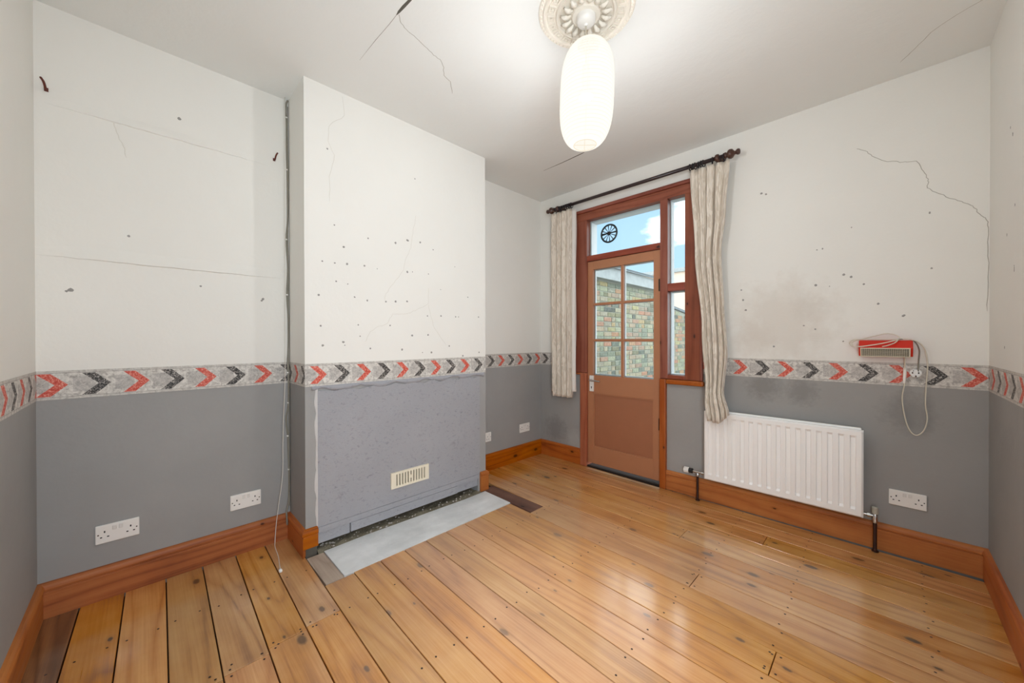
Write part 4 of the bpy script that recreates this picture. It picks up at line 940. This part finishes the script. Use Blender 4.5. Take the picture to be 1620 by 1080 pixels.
# ------------------------------------------------------------------ outside: yard
YX = -.40
m = MB(); m.box(-14, 14, TH, 30, -.30, -.14); g = m.build('yard_ground', MAT['yard_ground']); tag(g, kind='structure')
yw = empty('outhouse', (YX, 2.2, -.14)); tag(yw, 'weathered brick outhouse wall with a pale fascia and slate roof seen through the door', 'outhouse')
m = MB(); m.box(YX - 1.5, YX - .008, TH + .02, 4.10, -.14, 2.13); m.build('wall_core', MAT['mortar_out'], yw)
rows_n = 0
nb = 0
z = .43; ri = 0
while z < 2.10:
    y = 1.66 - (0.06 if ri % 2 else .17)
    while y < 4.08 and nb < 298:
        L = .215 if R.random() < .68 else .102
        y1_ = min(y + L, 4.098)
        if y1_ - y > .03:
            dx = R.uniform(0, .006); hh = .064
            mm = MB(); c = .004; v = [(YX - .03, y, z), (YX - .03, y1_, z), (YX - .03, y1_, z + hh), (YX - .03, y, z + hh), (YX + dx - c, y, z), (YX + dx - c, y1_, z), (YX + dx - c, y1_, z + hh), (YX + dx - c, y, z + hh), (YX + dx, y + c, z + c), (YX + dx, y1_ - c, z + c), (YX + dx, y1_ - c, z + hh - c), (YX + dx, y + c, z + hh - c)]
            mm.add(v, [(8, 9, 10, 11)] + [(k, (k + 1) % 4, 4 + (k + 1) % 4, 4 + k) for k in range(4)] + [(4 + k, 4 + (k + 1) % 4, 8 + (k + 1) % 4, 8 + k) for k in range(4)])
            mm.build('brick', MAT['stock_brick'], yw, loc=(YX, (y + y1_) / 2, z + hh / 2)); nb += 1
        y = y1_ + .011
    z += .0765; ri += 1
m = MB(); m.box(YX - .02, YX + .10, TH + .02, 4.14, 2.125, 2.300); m.build('fascia', MAT['coping_grey'], yw)
m = MB(); m.sweep([(YX + .14, 2.300), (YX + .14, 2.325), (YX - 1.2, 2.80), (YX - 1.2, 2.775)], [((0, TH + .02, 0), (1, 0, 0), (0, 0, 1)), ((0, 4.18, 0), (1, 0, 0), (0, 0, 1))]); m.build('roof_slope', MAT['slate'], yw)
for r_ in range(8):
    t_ = r_ / 8; xx = YX + .145 - 1.34 * t_; zz_ = 2.327 + .475 * t_
    for k in range(14):
        y = TH + .04 + .28 * k + (.14 if r_ % 2 else 0)
        if y + .275 > 4.18: continue
        mm = MB(); mm.add([(xx, y, zz_), (xx, y + .275, zz_), (xx - .19, y + .275, zz_ + .067), (xx - .19, y, zz_ + .067), (xx, y, zz_ + .012), (xx, y + .275, zz_ + .012), (xx - .19, y + .275, zz_ + .072), (xx - .19, y, zz_ + .072)],
                          [(0, 3, 2, 1), (4, 5, 6, 7), (0, 1, 5, 4), (1, 2, 6, 5), (2, 3, 7, 6), (3, 0, 4, 7)]); mm.build('slate', MAT['slate'], yw)
gw = empty('garden_wall', (YX, 6, -.14)); tag(gw, 'mossy brick garden wall beyond the outhouse seen through the side pane', 'wall')
def gtop(y): return 1.86 - .10 * (y - 4.4)
m = MB(); m.sweep([(4.12, -.14), (4.12, gtop(4.12)), (9.0, gtop(9.0)), (9.0, -.14)], [((YX - .22, 0, 0), (0, 1, 0), (0, 0, 1)), ((YX - .006, 0, 0), (0, 1, 0), (0, 0, 1))]); m.build('wall_core', MAT['mortar_out'], gw)
m = MB(); z = .20; ri = 0
while z < 1.80:
    y = 4.13 + (.0 if ri % 2 else .10)
    while y < 8.8:
        L = .215 if R.random() < .7 else .102
        if z + .07 < gtop(y + L): m.box(YX - .02, YX + R.uniform(0, .006), y, y + L, z, z + .064)
        y += L + .011
    z += .0765; ri += 1
o = m.build('brickwork', MAT['stock_brick_far'], gw); o['kind'] = 'stuff'
for k in range(16):
    y = 4.14 + .30 * k; mm = MB(); a = gtop(y); b = gtop(y + .29)
    mm.sweep([(y, a), (y + .29, b), (y + .29, b + .05), (y, a + .05)], [((YX - .26, 0, 0), (0, 1, 0), (0, 0, 1)), ((YX + .03, 0, 0), (0, 1, 0), (0, 0, 1))]); mm.build('coping_stone', MAT['slate'], gw)
hs = empty('far_house', (-4.6, 15, -.14)); tag(hs, 'pale cream brick house beyond the garden wall seen through the side pane', 'house')
m = MB(); m.box(-8.5, -2.9, 14, 20, -.14, 4.25); m.build('wall', MAT['far_brick'], hs)
m = MB(); m.box(-8.6, -2.8, 13.9, 20.1, 4.25, 4.42); m.build('parapet', MAT['coping_grey'], hs)
